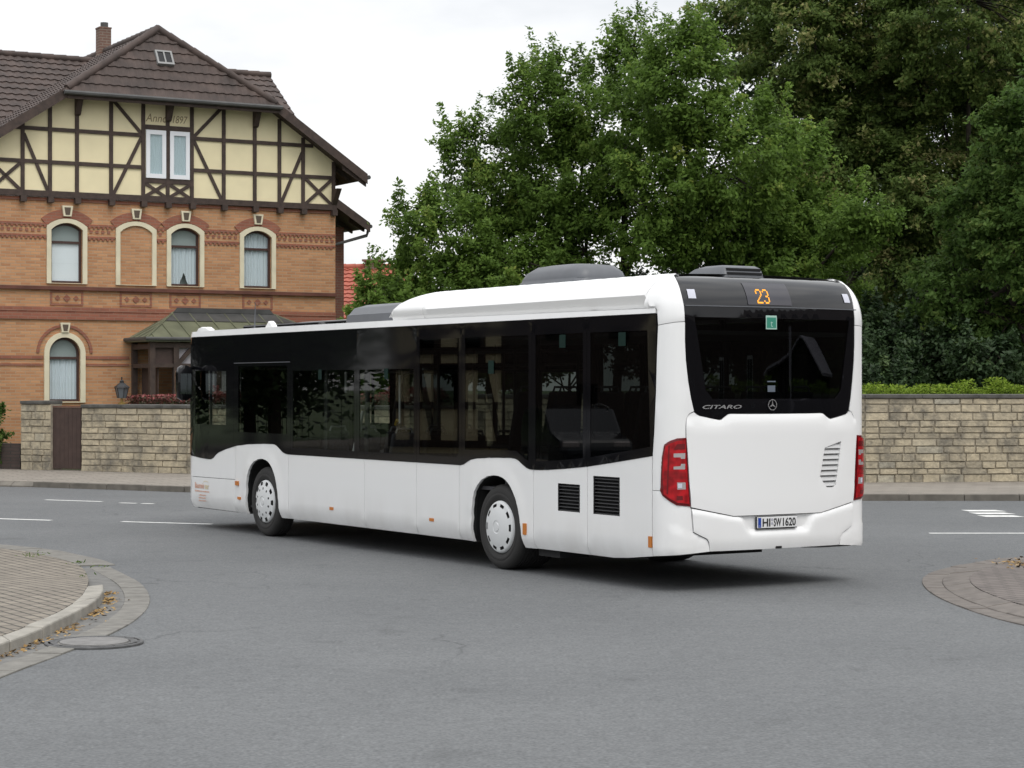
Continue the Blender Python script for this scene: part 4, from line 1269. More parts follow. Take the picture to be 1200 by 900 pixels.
ARCH_R = [(8.246, 0.28), (8.25, 0.46), (8.262, 0.65), (8.285, 0.77), (8.32, 0.86), (8.39, 0.935), (8.48, 0.998), (8.61, 1.043), (8.752, 1.058), (8.86, 1.053), (8.95, 1.033), (9.04, 0.99), (9.114, 0.93), (9.18, 0.85), (9.232, 0.765), (9.27, 0.67), (9.30, 0.55), (9.326, 0.42), (9.345, 0.28)]
G = 0.0035
def skirt_panel(a, b, bump_arch=None):
    P = []
    top = lower(a + G, b - G)
    bot = [(a + G, 0.282), (b - G, 0.282)]
    if bump_arch: bot = [(a + G, 0.282)] + bump_arch + [(b - G, 0.282)]
    return bot + top[::-1]
def flare(arch):          # the wheel-arch lip stands a little proud
    A = np.array(arch)
    def f(u, v):
        d = np.min(np.hypot(A[:, 0] - u, A[:, 1] - v))
        return 0.018 * math.exp(-(d / 0.10) ** 2) if v < 1.2 else 0.0
    return f
sides = [(lambda P: P), mir]
SEAMS = [0.205, 1.74, 3.45, 5.62, 6.945, 7.955, 9.548, 10.60, 11.755]
# driver's corner: upper and lower flap split by a seam
front_low = [(0.205 + G, 0.290), (1.74 - G, 0.285), (1.74 - G, 0.742), (0.205 + G, 0.732)]
front_up = [(0.205 + G, 0.739), (1.74 - G, 0.749)] + lower(0.205 + G, 1.74 - G)[::-1]
for m in sides:
    bp([m(front_low)], "flap_panel", M['bus_white']); bp([m(front_up)], "side_panel", M['bus_white'])
    bp([m(skirt_panel(1.74, 3.45, ARCH_F))], "arch_panel", M['bus_white'], 0.07, offf=(flare(ARCH_F) if m is not mir else None))
    bp([m(skirt_panel(7.955, 9.548, ARCH_R))], "arch_panel", M['bus_white'], 0.07, offf=(flare(ARCH_R) if m is not mir else None))
    for a, b in ((3.45, 5.62), (5.62, 6.945), (6.945, 7.955)): bp([m(skirt_panel(a, b))], "side_panel", M['bus_white'])
GA = [(10.047, 0.724), (10.451, 0.724), (10.451, 1.018), (10.047, 1.018)]
GB = [(10.72, 0.724), (11.182, 0.724), (11.182, 1.122), (10.72, 1.122)]
def tail_skirt(a, b):
    top = lower(a + G, b - G)
    return ([(a + G, 0.286), (b - G, 0.286)] if b < 11 else [(a + G, 0.288), (11.02, 0.286), (11.3, 0.305), (b - G, 0.352)]) + top[::-1]
bp([tail_skirt(9.548, 10.60)], "engine_flap", M['bus_white'], holes=[[GA]]); bp([tail_skirt(10.60, 11.755)], "engine_flap", M['bus_white'], holes=[[GB]])
bp([mir(tail_skirt(9.548, 10.60))], "engine_flap", M['bus_white']); bp([mir(tail_skirt(10.60, 11.755))], "engine_flap", M['bus_white'])
for gp in (GA, GB):
    x0, x1, z0, z1 = gp[0][0], gp[1][0], gp[0][1], gp[2][1]
    mb = MB(); n = int((z1 - z0) / 0.034)
    mb.box(x0 - .02, x1 + .02, 0.05, 0.06, z0 - .02, z1 + .02)
    for k in range(n):
        z = z0 + (k + .5) * (z1 - z0) / n
        mb.hexa([(x0, 0.004, z - .012), (x1, 0.004, z - .012), (x1, 0.03, z + .006), (x0, 0.03, z + .006), (x0, 0.006, z - .008), (x1, 0.006, z - .008), (x1, 0.032, z + .010), (x0, 0.032, z + .010)])
    for t in (0.0, 1.0):
        xx = x0 + t * (x1 - x0); mb.box(xx - .008, xx + .008, 0.002, 0.03, z0, z1)
    bpart(mb, "side_grille", M['grille'], None)

# dark inner shell behind all panel gaps
mb = MB()
inner_side = [(0.0, 0.34)] + [(a, max(z, 0.34)) for a, z in ARCH_F] + [(a, max(z, 0.34)) for a, z in ARCH_R] + [(AC, 0.45), (AC, 1.6), (12.2, 1.6), (11.7, 1.30), (9.7, 1.10), (9.3, 1.12), (8.9, 1.20), (8.3, 1.17), (7.9, 1.08), (3.4, 1.08), (3.0, 1.2), (2.2, 1.18), (1.2, 1.0), (0.0, 0.98)]
for m in sides: panel(mb, m(inner_side), S, 0.25, -0.045, 0.015)
for a in SEAMS[1:-1] + [0.12, 4.5, 11.80]:
    for m in sides:
        panel(mb, m([(a - .045, 1.12), (a + .045, 1.12), (a + .045, 2.85), (a - .045, 2.85)]), S, 0.2, -0.03, 0.03, pz=pz)
    a2 = a
bpart(mb, "inner_frame", M['bus_inner'], None)

# window band: black painted ring and tinted glass in each pane
PANES = [(0.10, 1.70), (1.70, 3.53), (3.53, 5.43), (5.43, 6.965), (6.965, 8.03), (8.03, 9.53), (9.53, 10.595), (10.595, 11.80)]
WT = 2.782
def rearedge(z): return float(np.interp(z, [1.36, 1.54, 2.08, 2.68, 2.8], [11.765, 11.788, 11.826, 11.842, 11.828]))
def pane_outline(i, a, b):
    bot = [(x, z) for x, z in ([(a + .002, wb(a + .002))] + [p for p in WBOT if a + .02 < p[0] < b - .02] + [(b - .002, wb(b - .002))])]
    if i == 0: return [(0.115, 1.054)] + bot[1:] + [(b - .002, WT), (0.22, WT), (0.17, 2.6), (0.135, 2.0)]
    if i == 7: return bot[:-1] + [(rearedge(1.362) - .008, 1.361)] + [(rearedge(z) - .008, z) for z in (1.6, 2.0, 2.4, 2.68)] + [(11.822, 2.76), (11.81, WT), (a + .002, WT)]
    return bot + [(b - .002, WT), (a + .002, WT)]
def pane_hole(i, a, b):
    if i == 0: return [(0.35, 1.51), (0.865, 1.51), (0.865, 2.29), (0.35, 2.29)]
    if i == 1: return [(1.86, 1.42), (3.42, 1.42), (3.42, 2.34), (1.86, 2.34)]
    m = 0.07
    lo = [(a + m, wb(a + m) + .09), ((a + b) / 2, wb((a + b) / 2) + .09), (b - m, wb(b - m) + .09)]
    if i == 5: lo = [(a + m, 1.33), (9.2, 1.345), (9.4, 1.26), (b - m, 1.24)]
    if i == 4: lo = [(a + m, 1.24), (7.9, 1.24), (b - m, 1.29)]
    top = 2.27 if i < 4 else 2.62
    return lo + [(b - m - (0.05 if i == 7 else 0), top), (a + m, top)]
for m in sides:
    for i, (a, b) in enumerate(PANES):
        out = pane_outline(i, a, b); hol = [pane_hole(i, a, b)]
        if i == 0: hol.append([(0.93, 1.51), (1.44, 1.51), (1.44, 2.28), (0.93, 2.28)])
        w = bp([m(out)], "window", M['bus_black'], 0.4, 0.006, 0.02, holes=[[m(h) for h in hol]], lip=0.002)
        mb = MB()
        for h in hol:
            hx = [p[0] for p in h]; cx = sum(hx) / len(hx)
            panel(mb, m([(x + (0.01 if x > cx else -0.01), z) for x, z in h]), S, 0.6, 0.001, 0.0, pz=pz)
        bpart(mb, "pane", M['bus_glass_dark'] if i in (1, 4, 5, 6, 7) else M['bus_glass'], None, parent=w)
# top frame line of the window band in front of the second pane
mb = MB(); mb.box(1.72, 3.52, -0.0095, -0.004, 2.385, 2.395); bpart(mb, "window_rail", M['bus_grey'], None)

# roof edge strip, front roof, raised rear roof cover
STRIP = [(0.17, 2.790), (11.808, 2.790), (11.80, 2.838), (6.2, 2.868), (0.7, 2.874), (0.34, 2.868), (0.22, 2.84)]
for m in sides: bp([m(STRIP)], "roof_edge", M['bus_white'], 0.3, 0.004, 0.05, lip=0.002)
COVER_L = [(6.235, 2.882), (11.618, 2.882 - .012), (11.618, 2.985), (11.66, 3.07), (11.715, 3.135), (11.76, ZTOP), (7.1, ZTOP), (6.98, 3.174), (6.75, 3.142), (6.55, 3.10), (6.40, 3.052), (6.30, 2.985)]
C1 = [(6.235, 2.885), (7.06, 2.882), (7.02, 2.94), (7.07, 3.10), (7.12, ZTOP), (7.0, 3.176), (6.75, 3.142), (6.55, 3.10), (6.40, 3.052), (6.30, 2.985)]
C2 = [(7.066, 2.882), (11.612, 2.868), (11.612, 2.985), (11.65, 3.07), (11.705, 3.135), (11.75, ZTOP), (7.126, ZTOP), (7.076, 3.10), (7.026, 2.94)]
def under(u, v):          # lower edge of the cover bevels inwards
    return -0.085 * max(0.0, min(1.0, (2.955 - zp(v)) / 0.065))
for m in sides: bp([m(C1)], "roof_cover", M['bus_white'], 0.06, 0.022, 0.06, offf=under); bp([m(C2)], "roof_cover", M['bus_white'], 0.06, 0.022, 0.06, offf=under)
mb = MB()                  # roof skins across the width
def across(alist, z, o=0.0, zoff=0.0, n=8, camber=0.03, mi=0):
    vs, fs = [], []
    for a, zz in alist:
        p = S(a, pz(zz), o); q = S(2 * AC - a, pz(zz), o)
        for k in range(n + 1):
            t = k / n
            vs.append((p[0] + (q[0] - p[0]) * t, p[1] + (q[1] - p[1]) * t, p[2] + zoff + camber * 4 * t * (1 - t)))
    for i in range(len(alist) - 1):
        for k in range(n): fs.append((i * (n + 1) + k, (i + 1) * (n + 1) + k, (i + 1) * (n + 1) + k + 1, i * (n + 1) + k + 1))
    mb.add(vs, fs, mi)
across([(a, 2.86) for a in [0.25] + list(np.linspace(0.5, 6.5, 13))], 0, -0.02, 0, camber=0.05)
o = bpart(mb, "front_roof", M['bus_white'], 180)
mb = MB()
across([(6.25, 2.90), (6.30, 2.985), (6.40, 3.052), (6.55, 3.10), (6.75, 3.142), (7.0, 3.176), (7.12, ZTOP)] + [(a, ZTOP) for a in np.linspace(7.5, 11.7, 15)], 0, 0.015, 0, camber=0.02)
bpart(mb, "rear_roof", M['bus_white'], 60)
mb = MB(); across([(a, ZTOP) for a in (11.7, 11.8, 11.9, 12.0, 12.1, 12.3, 12.6, 12.9, AC - 0.01)], 0, 0.0, -0.006, camber=0.004)
bpart(mb, "rear_roof_cap", M['bus_black_roof'], 60)
# small fins at the front of the roof
mb = MB()
mb.prism([(0.12, 2.855), (0.62, 2.866), (0.60, 2.90), (0.50, 2.935), (0.32, 2.94), (0.2, 2.92)], 'y', 0.10, 0.2)
bpart(mb, "roof_fin", M['bus_white'], None, bevel=0.02)
mb = MB()
mb.prism([(2.44, 2.866), (2.74, 2.866), (2.66, 2.94), (2.61, 2.965), (2.56, 2.965)], 'y', 0.12, 0.2)
bpart(mb, "roof_fin", M['bus_white'], None, bevel=0.02)
mb = MB(); mb.box(0.8, 6.0, 0.55, 1.0, 2.87, 2.955); bpart(mb, "roof_hatch", M['bus_black'], None, bevel=0.02)
mb = MB(); mb.tube([(1.75, 0.3, 2.86), (1.75, 0.3, 2.92), (1.77, 0.3, 3.25)], [0.02, 0.012, 0.004], 6); bpart(mb, "aerial", M['bus_grey'], 60)

def shell_unit(name, rings, mat, smooth=50):
    """rings: closed cross-sections of equal count stacked along z"""
    mb = MB(); n = len(rings[0])
    vs = [p for r in rings for p in r]
    fs = [(i * n + k, i * n + (k + 1) % n, (i + 1) * n + (k + 1) % n, (i + 1) * n + k) for i in range(len(rings) - 1) for k in range(n)]
    fs.append([(len(rings) - 1) * n + k for k in range(n)]); fs.append(list(range(n))[::-1])
    mb.add(vs, fs)
    return bpart(mb, name, mat, smooth)
def rrect(x0, x1, y0, y1, z, r, zf=0.0, zr=0.0, n=5):
    pts = []
    for cx, cy, t0 in ((x1 - r, y0 + r, -90), (x1 - r, y1 - r, 0), (x0 + r, y1 - r, 90), (x0 + r, y0 + r, 180)):
        for k in range(n + 1):
            t = R(t0 + 90 * k / n)
            x = cx + r * math.cos(t)
            pts.append((x, cy + r * math.sin(t), z + zf + (zr - zf) * (x - x0) / (x1 - x0)))
    return pts
ac = shell_unit("air_conditioner", [rrect(8.25, 9.62, 0.55, 1.32, 2.9, 0.16), rrect(8.27, 9.60, 0.56, 1.31, 3.24, 0.16), rrect(8.29, 9.58, 0.58, 1.29, 3.26, 0.16), rrect(8.29, 9.58, 0.58, 1.29, 3.275, 0.16), rrect(8.36, 9.55, 0.60, 1.27, 3.35, 0.16), rrect(8.5, 9.48, 0.66, 1.2, 3.42, 0.16), rrect(8.7, 9.35, 0.72, 1.12, 3.435, 0.16)], M['bus_grey'])
shell_unit("front_ventilator", [rrect(4.15, 6.6, 0.45, 2.05, 2.86, 0.12), rrect(4.17, 6.6, 0.47, 2.03, 3.0, 0.12), rrect(4.19, 6.6, 0.49, 2.01, 3.01, 0.12), rrect(4.26, 6.58, 0.53, 1.97, 3.09, 0.12), rrect(4.45, 6.5, 0.62, 1.85, 3.13, 0.12)], M['bus_grey'])
vt = shell_unit("rear_vent", [rrect(10.85, 11.72, 0.93, 1.52, 3.10, 0.05), rrect(10.95, 11.70, 0.95, 1.50, 3.2, 0.05), rrect(11.15, 11.67, 0.97, 1.48, 3.285, 0.05), rrect(11.3, 11.62, 1.0, 1.45, 3.31, 0.05)], M['bus_grey'])
mb = MB()
for z in (3.215, 3.258):
    dx = (3.275 - z) * 0.4
    mb.box(11.5, 11.682 + dx, 1.0, 1.45, z, z + 0.022)
bpart(mb, "vent_slots", M['grille'], None, parent=vt)

# rear: corner posts, lamps, window, tailgate, bumper
GLS = [(12.118, 3.04), (12.128, 2.95), (12.138, 2.864), (12.143, 2.694), (12.143, 2.505), (12.153, 2.316), (12.179, 2.108), (12.211, 1.938), (12.249, 1.805)]
GTOP = [(12.069, ZTOP), (12.090, 3.14), (12.108, 3.10)]
GB2 = [(12.249, 1.805), (12.275, 1.783), (12.308, 1.767), (12.42, 1.745), (12.538, 1.723), (12.565, 1.728), (12.60, 1.752), (12.644, 1.780), (12.68, 1.785), (12.9, 1.783), (AC, 1.782)]
def rightish(P, k=-0.03):      # the right edge of the glass sits a little farther out than a plain mirror image
    return [(2 * AC - a + k * max(0.0, min(1.0, (12.32 - a) / 0.15)), z) for a, z in P]
LAMP = [(12.196, 0.858), (12.047, 0.873), (11.975, 0.915), (11.908, 0.965), (11.884, 1.007), (11.890, 1.18), (11.904, 1.365), (11.926, 1.476), (11.98, 1.512), (12.055, 1.539), (12.152, 1.544), (12.16, 1.35), (12.176, 1.1)]
low_corner = [(11.762, 0.355), (12.416, 0.402), (12.400, 0.50), (12.383, 0.525), (12.30, 0.562), (12.228, 0.598), (12.216, 0.72), (12.206, 0.835), (12.19, 0.858), (12.06, 0.895), (11.99, 0.935), (11.93, 0.978), (11.905, 1.011), (11.762, 1.011)]
up_corner = [(11.762, 1.017), (11.905, 1.017), (11.910, 1.18), (11.925, 1.36), (11.945, 1.465), (11.99, 1.495), (12.06, 1.525), (12.144, 1.535), (12.144, 1.655), (12.150, 1.71), (12.160, 1.752), (12.19, 1.787), (12.240, 1.808)] + [(a - .005, z) for a, z in GLS[::-1][1:] if z < 2.70] + [(12.138, 2.698), (12.041, 2.692), (11.850, 2.664)] + [(rearedge(z), z) for z in (2.4, 2.0, 1.6, 1.38)]
top_corner = [(11.850, 2.670), (12.041, 2.698), (12.136, 2.704)] + [(a - .005, z) for a, z in GLS[::-1] if z > 2.72] + [(a - .005, z) for a, z in GTOP[::-1]] + [(11.757, ZTOP), (11.712, 3.135), (11.657, 3.07), (11.622, 2.985), (11.622, 2.868), (11.66, 2.845), (11.80, 2.842), (11.828, 2.825), (11.842, 2.76)]
def rcorner(P):
    return rightish(P)[::-1]
def crease(u, v):             # the diagonal edge low on the corner
    uu = u if u < AC else 2 * AC - u
    if v < 0.63 and uu > 12.0:
        zl = float(np.interp(uu, [12.05, 12.25, 12.40], [0.63, 0.575, 0.50]))
        return 0.010 * max(0.0, min(1.0, (zl - v) / 0.02))
    return 0.0
for f in ((lambda P: P), rcorner):
    bp([f(low_corner)], "rear_corner", M['bus_white'], 0.05, offf=crease)
    bp([f(up_corner)], "rear_corner", M['bus_white'], 0.08)
    bp([f(top_corner)], "rear_corner", M['bus_white'], 0.05, offf=lambda u, v: 0.022 * max(0.0, min(1.0, (11.95 - (u if u < AC else 2 * AC - u)) / 0.3)) if v > pz(2.85) else 0.0)
# lamps
for f in ((lambda P: P), lambda P: mir(P)):
    lm = bp([f(LAMP)], "tail_lamp", M['red_dark'], 0.04, 0.013, 0.05, lip=0.006)
    inset = [(12.176, 0.885), (12.055, 0.898), (11.985, 0.938), (11.925, 0.982), (11.912, 1.18), (11.925, 1.36), (11.945, 1.46), (11.99, 1.49), (12.06, 1.515), (12.135, 1.52), (12.142, 1.34), (12.158, 1.1)]
    HL_ = [(12.02, 1.35), (12.085, 1.35), (12.09, 1.335), (12.13, 1.335), (12.133, 1.392), (12.02, 1.388)]
    H2 = [(12.02, 1.23), (12.13, 1.23), (12.132, 1.285), (12.09, 1.285), (12.085, 1.262), (12.02, 1.258)]
    H3 = [(12.055, 1.03), (12.138, 1.03), (12.135, 1.10), (12.052, 1.10)]
    bp([f(inset)], "lens", M['red_lens'], 0.04, 0.018, 0.0, holes=[[f(HL_), f(H2), f(H3)]], parent=lm, lip=0)
    for h_ in (HL_, H2, H3): bp([f(h_)], "clear_lens", M['silver'], 0.04, 0.0175, 0.0, parent=lm, lip=0)
    bp([f([(12.06, 1.045), (12.10, 1.045), (12.10, 1.09), (12.06, 1.09)])], "bulb", M['sticker'], 0.04, 0.020, 0.0, parent=lm, lip=0)
    for k in range(6):
        z_ = 1.135 + k * 0.0135
        bp([f([(11.93, z_), (12.145, z_), (12.145, z_ + .004), (11.93, z_ + .004)])], "lens_rib", M['red_dark'], 0.04, 0.020, 0.0, parent=lm, lip=0)
    bp([f([(11.955, 0.99), (11.968, 0.98), (11.985, 1.47), (11.972, 1.46)])], "lens_rib", M['red_dark'], 0.04, 0.020, 0.0, parent=lm, lip=0)
    bp([f([(12.02, 1.425), (12.13, 1.43), (12.13, 1.485), (12.05, 1.48)])], "lens_rib", M['red_dark'], 0.04, 0.020, 0.0, parent=lm, lip=0)
    bp([f([(12.05, 0.925), (12.11, 0.925), (12.105, 0.965), (12.05, 0.965)])], "reflector", M['red_dark'], 0.04, 0.020, 0.0, parent=lm, lip=0)
# glazing
R_ = rightish
upper_black = GTOP[::1] + [(12.118, 3.04), (12.128, 2.95), (12.137, 2.868)]
ub = upper_black + R_(upper_black)[::-1]
bp([ub], "rear_display_cover", M['bus_black_roof'], 0.06, -0.004, 0.03)
lowglass = [p for p in GLS if p[1] < 2.87][1:] if False else [(12.138, 2.860)] + [p for p in GLS if p[1] < 2.8] + GB2[1:]
lg = lowglass + R_(lowglass)[::-1][1:]
hole = [(12.38, 2.02), (12.46, 1.93), (AC, 1.93), (2 * AC - 12.46, 1.93), (2 * AC - 12.38, 2.02), (2 * AC - 12.25, 2.75), (12.25, 2.75)]
rw = bp([lg], "rear_window", M['bus_black'], 0.15, -0.004, 0.03, holes=[[hole]])
bp([[(AC + (a - AC) * 1.015, z + (.012 if z > 2.4 else -.012)) for a, z in hole]], "pane", M['bus_glass_dark'], 0.15, -0.012, 0.0, parent=rw, lip=0)
bp([[(12.15, 2.859), (2 * AC - 12.13, 2.859), (2 * AC - 12.13, 2.868), (12.15, 2.868)]], "seam_trim", M['bus_grey'], 0.1, 0.001, 0.0, lip=0)
# tailgate with louvre opening
TG_BOT = [(12.206, 0.850), (12.45, 0.800), (12.704, 0.750), (12.80, 0.750), (AC, 0.750)]
tg_left = [(12.152, 1.552), (12.151, 1.655), (12.157, 1.71), (12.167, 1.749), (12.195, 1.781), (12.245, 1.799)]
tg = [(12.206, 0.851), (12.185, 1.1), (12.168, 1.35)] + tg_left + [(a, z - .007) for a, z in GB2[1:]]
tgp = TG_BOT[::-1][0:1] + [(2 * AC - a, z) for a, z in TG_BOT[::-1][1:]]
outline = TG_BOT + [(2 * AC - a, z) for a, z in TG_BOT[::-1][1:]] + [(2 * AC - a, z) for a, z in tg[1:]] + [(a, z) for a, z in tg[::-1][1:-1]]
LOUV = [(14.013, 1.005), (14.053, 1.03), (14.075, 1.12), (14.138, 1.485), (14.05, 1.462), (13.95, 1.437), (13.895, 1.42), (13.885, 1.40), (13.84, 1.20), (13.822, 1.126), (13.86, 1.07), (13.92, 1.007)]
def dish(u, v):               # the top edge of the gate turns towards the glass
    return -0.02 * max(0.0, min(1.0, (v - (1.69 if abs(u - AC) < .6 else 1.66)) / 0.07)) ** 2
bp([outline], "tailgate", M['bus_white'], 0.09, 0.012, 0.045, holes=[[LOUV]], lip=0.004, offf=dish)
mb = MB()
panel(mb, [(a + (0.02 if a > 13.98 else -0.02), z + (0.01 if z > 1.2 else -0.01)) for a, z in LOUV], S, 0.1, -0.035, 0.0)
for k in range(8):
    z0 = 1.02 + k * 0.056
    lo = [(13.82 + 0.002, z0), (14.14, z0)]
    xs = []
    for zz in (z0 + .002, z0 + .040):
        c = [a for a in np.arange(13.80, 14.16, 0.004) if pip(a, zz, LOUV)]
        if c: xs.append((min(c), max(c), zz))
    if len(xs) == 2:
        (a0, a1, za), (b0, b1, zb_) = xs
        mb.add([S(a0, za, 0.006), S(a1, za, 0.006), S(b1, zb_, -0.012), S(b0, zb_, -0.012), S(a0, za, -0.03), S(a1, za, -0.03)], [(0, 1, 2, 3), (4, 5, 1, 0)])
bpart(mb, "louvre", M['louvre'], None)
# bumper with the plate recess
bum = [(12.423, 0.402), (12.407, 0.50), (12.388, 0.529), (12.305, 0.566), (12.234, 0.602), (12.222, 0.72), (12.214, 0.836)]
bo = bum + [(12.45, 0.790), (12.70, 0.742), (12.80, 0.741), (AC, 0.741)]
bum_out = [(a, z) for a, z in bum[::-1]][0:0] + [(AC, 0.402)] + [(2 * AC - a, z) for a, z in bum] + [(2 * AC - 12.45, 0.790), (2 * AC - 12.70, 0.742), (AC, 0.741), (12.70, 0.742), (12.45, 0.790)] + bum[::-1]
def recess(u, v):
    uu = abs(u - AC)
    e = float(np.interp(v, [0.56, 0.60, 0.74], [0.40, 0.42, 0.50]))
    t = max(0.0, min(1.0, (e - uu) / 0.07)) * max(0.0, min(1.0, (v - 0.560) / 0.045))
    t2 = max(0.0, min(1.0, (uu - e) / 0.06))
    topz = float(np.interp(uu, [0.5, 0.75, 0.99], [0.742, 0.79, 0.836]))
    return -0.022 * t + 0.018 * max(0.0, min(1.0, (topz - v) / 0.045)) * (1 - t) * (1.0 if v > 0.5 else max(0.0, (v - 0.38) / .12))
bp([bum_out], "bumper", M['bus_white'], 0.035, 0.0, 0.04, offf=recess)
bp([[(AC - .03, .40), (AC + .03, .40), (AC + .03, .425), (AC - .03, .425)]], "tow_eye", M['grille'], 0.1, 0.02, 0.03)
# number plate
pc = S(AC - 0.02, 0.672, 0.006); PW_, PH_ = 0.52, 0.112
pt = empty("number_plate", (pc[0] + BL[0], pc[1] + BL[1], pc[2] + BL[2])); pt.parent = bus
mb = MB(); mb.box(0.004, 0.016, -PW_ / 2, PW_ / 2, -PH_ / 2, PH_ / 2); mb.build("plate", M['plate_white'], pt, bevel=0.003)
mb = MB(); mb.box(-0.012, 0.004, -PW_ / 2 - .006, PW_ / 2 + .006, -PH_ / 2 - .010, PH_ / 2 + .005); mb.build("plate_holder", M['ink'], pt)
mb = MB(); mb.box(0.0165, 0.0175, -PW_ / 2 + .006, -PW_ / 2 + .045, -PH_ / 2 + .006, PH_ / 2 - .006); mb.build("euro_band", M['plate_blue'], pt)
mb = MB()
def onplate(x0, z0): return lambda x, y: (0.0178, x0 + x, z0 + y)
for tx, xa, xb in (("HI", -0.197, -0.095), ("SW", -0.052, 0.048), ("1620", 0.068, 0.238)):
    w_ = text_width(tx, 0.112, bold=0.003)
    text_mb(mb, tx, 0.112, (lambda xa, k: lambda x, y: (0.0178, xa + x * k, -0.039 + y))(xa, (xb - xa) / w_), bold=0.003)
mb.build("plate_lettering", M['ink'], pt)
mb = MB()
for z in (0.026, -0.012): mb.prism([(-0.0735 + .014 * math.cos(R(30 * k)), z + .015 * math.sin(R(30 * k))) for k in range(12)], 'x', 0.0168, 0.0178)
text_mb(mb, "D", 0.03, onplate(-PW_ / 2 + .015, -PH_ / 2 + .012))
mb.build("plate_seal", M['sticker_grey'], pt)

# rear glass fittings
def onrear(a0, z0, o): return lambda x, y: S(a0 + x, pz(z0 + y), o)
def rect(a0, a1, z0, z1): return [(a0, z0), (a1, z0), (a1, z1), (a0, z1)]
bp([rect(12.90, 13.46, 2.885, 3.115)], "display_window", plain("display_glass", (0.035, 0.034, 0.042), 0.12), 0.05, 0.001, 0.0, lip=0)
mb = MB()
DIG = {'2': ["01110", "10001", "10001", "00001", "00010", "00100", "01000", "10000", "11111"], '3': ["01110", "10001", "00001", "00001", "00110", "00001", "00001", "10001", "01110"]}
for d, a0 in (('2', 13.022), ('3', 13.112)):
    for r, row in enumerate(DIG[d]):
        for c, ch_ in enumerate(row):
            if ch_ == '1':
                a, z = a0 + c * 0.0150, 3.045 - r * 0.0163
                panel(mb, rect(a, a + 0.0148, z - 0.0158, z), S, 0.1, 0.004, 0.0, pz=pz)
bpart(mb, "route_number", M['led'], None)
for r_ in (rect(12.195, 12.285, 2.935, 3.028), rect(2 * AC - 12.295, 2 * AC - 12.205, 2.935, 3.028)): bp([r_], "rear_sticker", M['sticker'], 0.05, 0.003, 0.0, lip=0)
bp([rect(13.108, 13.252, 2.638, 2.778)], "green_sticker", M['sticker_pale'], 0.05, 0.003, 0.0, lip=0)
bp([rect(13.12, 13.24, 2.652, 2.758)], "green_sticker", M['sticker_green'], 0.05, 0.0045, 0.0, lip=0)
mb = MB()
text_mb(mb, "t", 0.10, onrear(13.165, 2.665, 0.006)); bpart(mb, "sticker_symbol", M['sticker_pale'], None)
M['dim_sticker'] = plain("dim_sticker", (0.10, 0.12, 0.15), 0.5)
for r_ in (rect(13.13, 13.23, 2.00, 2.065), rect(13.125, 13.235, 2.10, 2.112)): bp([r_], "small_sticker", M['dim_sticker'], 0.05, 0.003, 0.0, lip=0)
mb = MB()
sc_ = Vector((13.188, 1.868)); rr = 0.057
def ringseg(r0, r1, o):
    n = 40
    vs = [S(sc_.x + r * math.cos(2 * math.pi * k / n), sc_.y + r * math.sin(2 * math.pi * k / n), o) for r in (r0, r1) for k in range(n)]
    mb.add(vs, [(k, n + k, n + (k + 1) % n, (k + 1) % n) for k in range(n)])
ringseg(rr * 0.86, rr, 0.012)
for t0 in (90, 210, 330):
    q = []
    for t, r in ((t0, rr * 0.93), (t0 + 60, rr * 0.16), (t0 + 180, 0), (t0 - 60, rr * 0.16)):
        q.append(S(sc_.x + r * math.cos(R(t)), sc_.y + r * math.sin(R(t)), 0.012))
    mb.add(q, [(0, 1, 2, 3)])
bpart(mb, "star_emblem", M['chrome'], None)
mb = MB()
w0 = text_width("CITARO", 0.062, bold=0.0012, shear=0.28)
text_mb(mb, "CITARO", 0.062, lambda x, y: S(12.335 + x * 0.465 / w0, 1.832 + y * 0.85, 0.006), bold=0.0012, shear=0.28)
bpart(mb, "model_lettering", M['chrome'], None)

# side markings
def amber(rects):
    for r_ in rects:
        bp([rect(*r_)], "side_reflector", M['orange'], 0.1, 0.023 if 9.2 < r_[0] < 9.5 or r_[0] < 2 else 0.010, 0.03, lip=0.002)
amber([(1.78, 1.875, 0.668, 0.728), (1.86, 1.945, 0.472, 0.508), (4.68, 4.78, 0.465, 0.503), (7.275, 7.375, 0.462, 0.498), (9.365, 9.425, 0.428, 0.552), (11.70, 11.752, 0.439, 0.551)])
M['dim_green'] = plain("dim_green_sticker", (0.006, 0.02, 0.016), 0.6, spec=0.1)
for r_ in (rect(10.08, 10.20, 2.47, 2.61), rect(11.18, 11.31, 2.47, 2.61), rect(4.36, 4.46, 2.15, 2.28), rect(6.16, 6.26, 2.15, 2.28), rect(8.62, 8.74, 2.2, 2.35)): bp([r_], "green_sticker", M['dim_green'], 0.2, 0.008, 0.0, lip=0)
mb = MB()
w1 = text_width("Baumeis", 0.12, bold=0.002)
text_mb(mb, "Baumeis", 0.115, lambda x, y: S(0.34 + x * 0.34 / w1, 0.575 + y, 0.005), bold=0.002)
for z, a0, a1 in ((0.522, 0.34, 0.86), (0.467, 0.48, 0.74), (0.427, 0.48, 0.73), (0.388, 0.48, 0.74)):      # lines of small print, too small to read
    a = a0
    while a < a1:
        w_ = random.uniform(0.02, 0.05); panel(mb, rect(a, min(a + w_, a1), z, z + random.uniform(0.012, 0.020)), S, 0.2, 0.005, 0.0); a += w_ + 0.012
bpart(mb, "company_lettering", M['logo_orange'], None)
mb = MB(); w2 = text_width("ter", 0.115, bold=0.002); text_mb(mb, "ter", 0.115, lambda x, y: S(0.69 + x * 0.15 / w2, 0.572 + y, 0.005), bold=0.002)
for k in range(14):
    t = math.pi * k / 14; t2_ = math.pi * (k + 1) / 14
    mb.add([S(0.73 + 0.09 * math.cos(u), 0.655 + 0.025 * math.sin(u) + dz, 0.005) for u, dz in ((t, 0), (t2_, 0), (t2_, .008), (t, .008))], [(0, 1, 2, 3)])
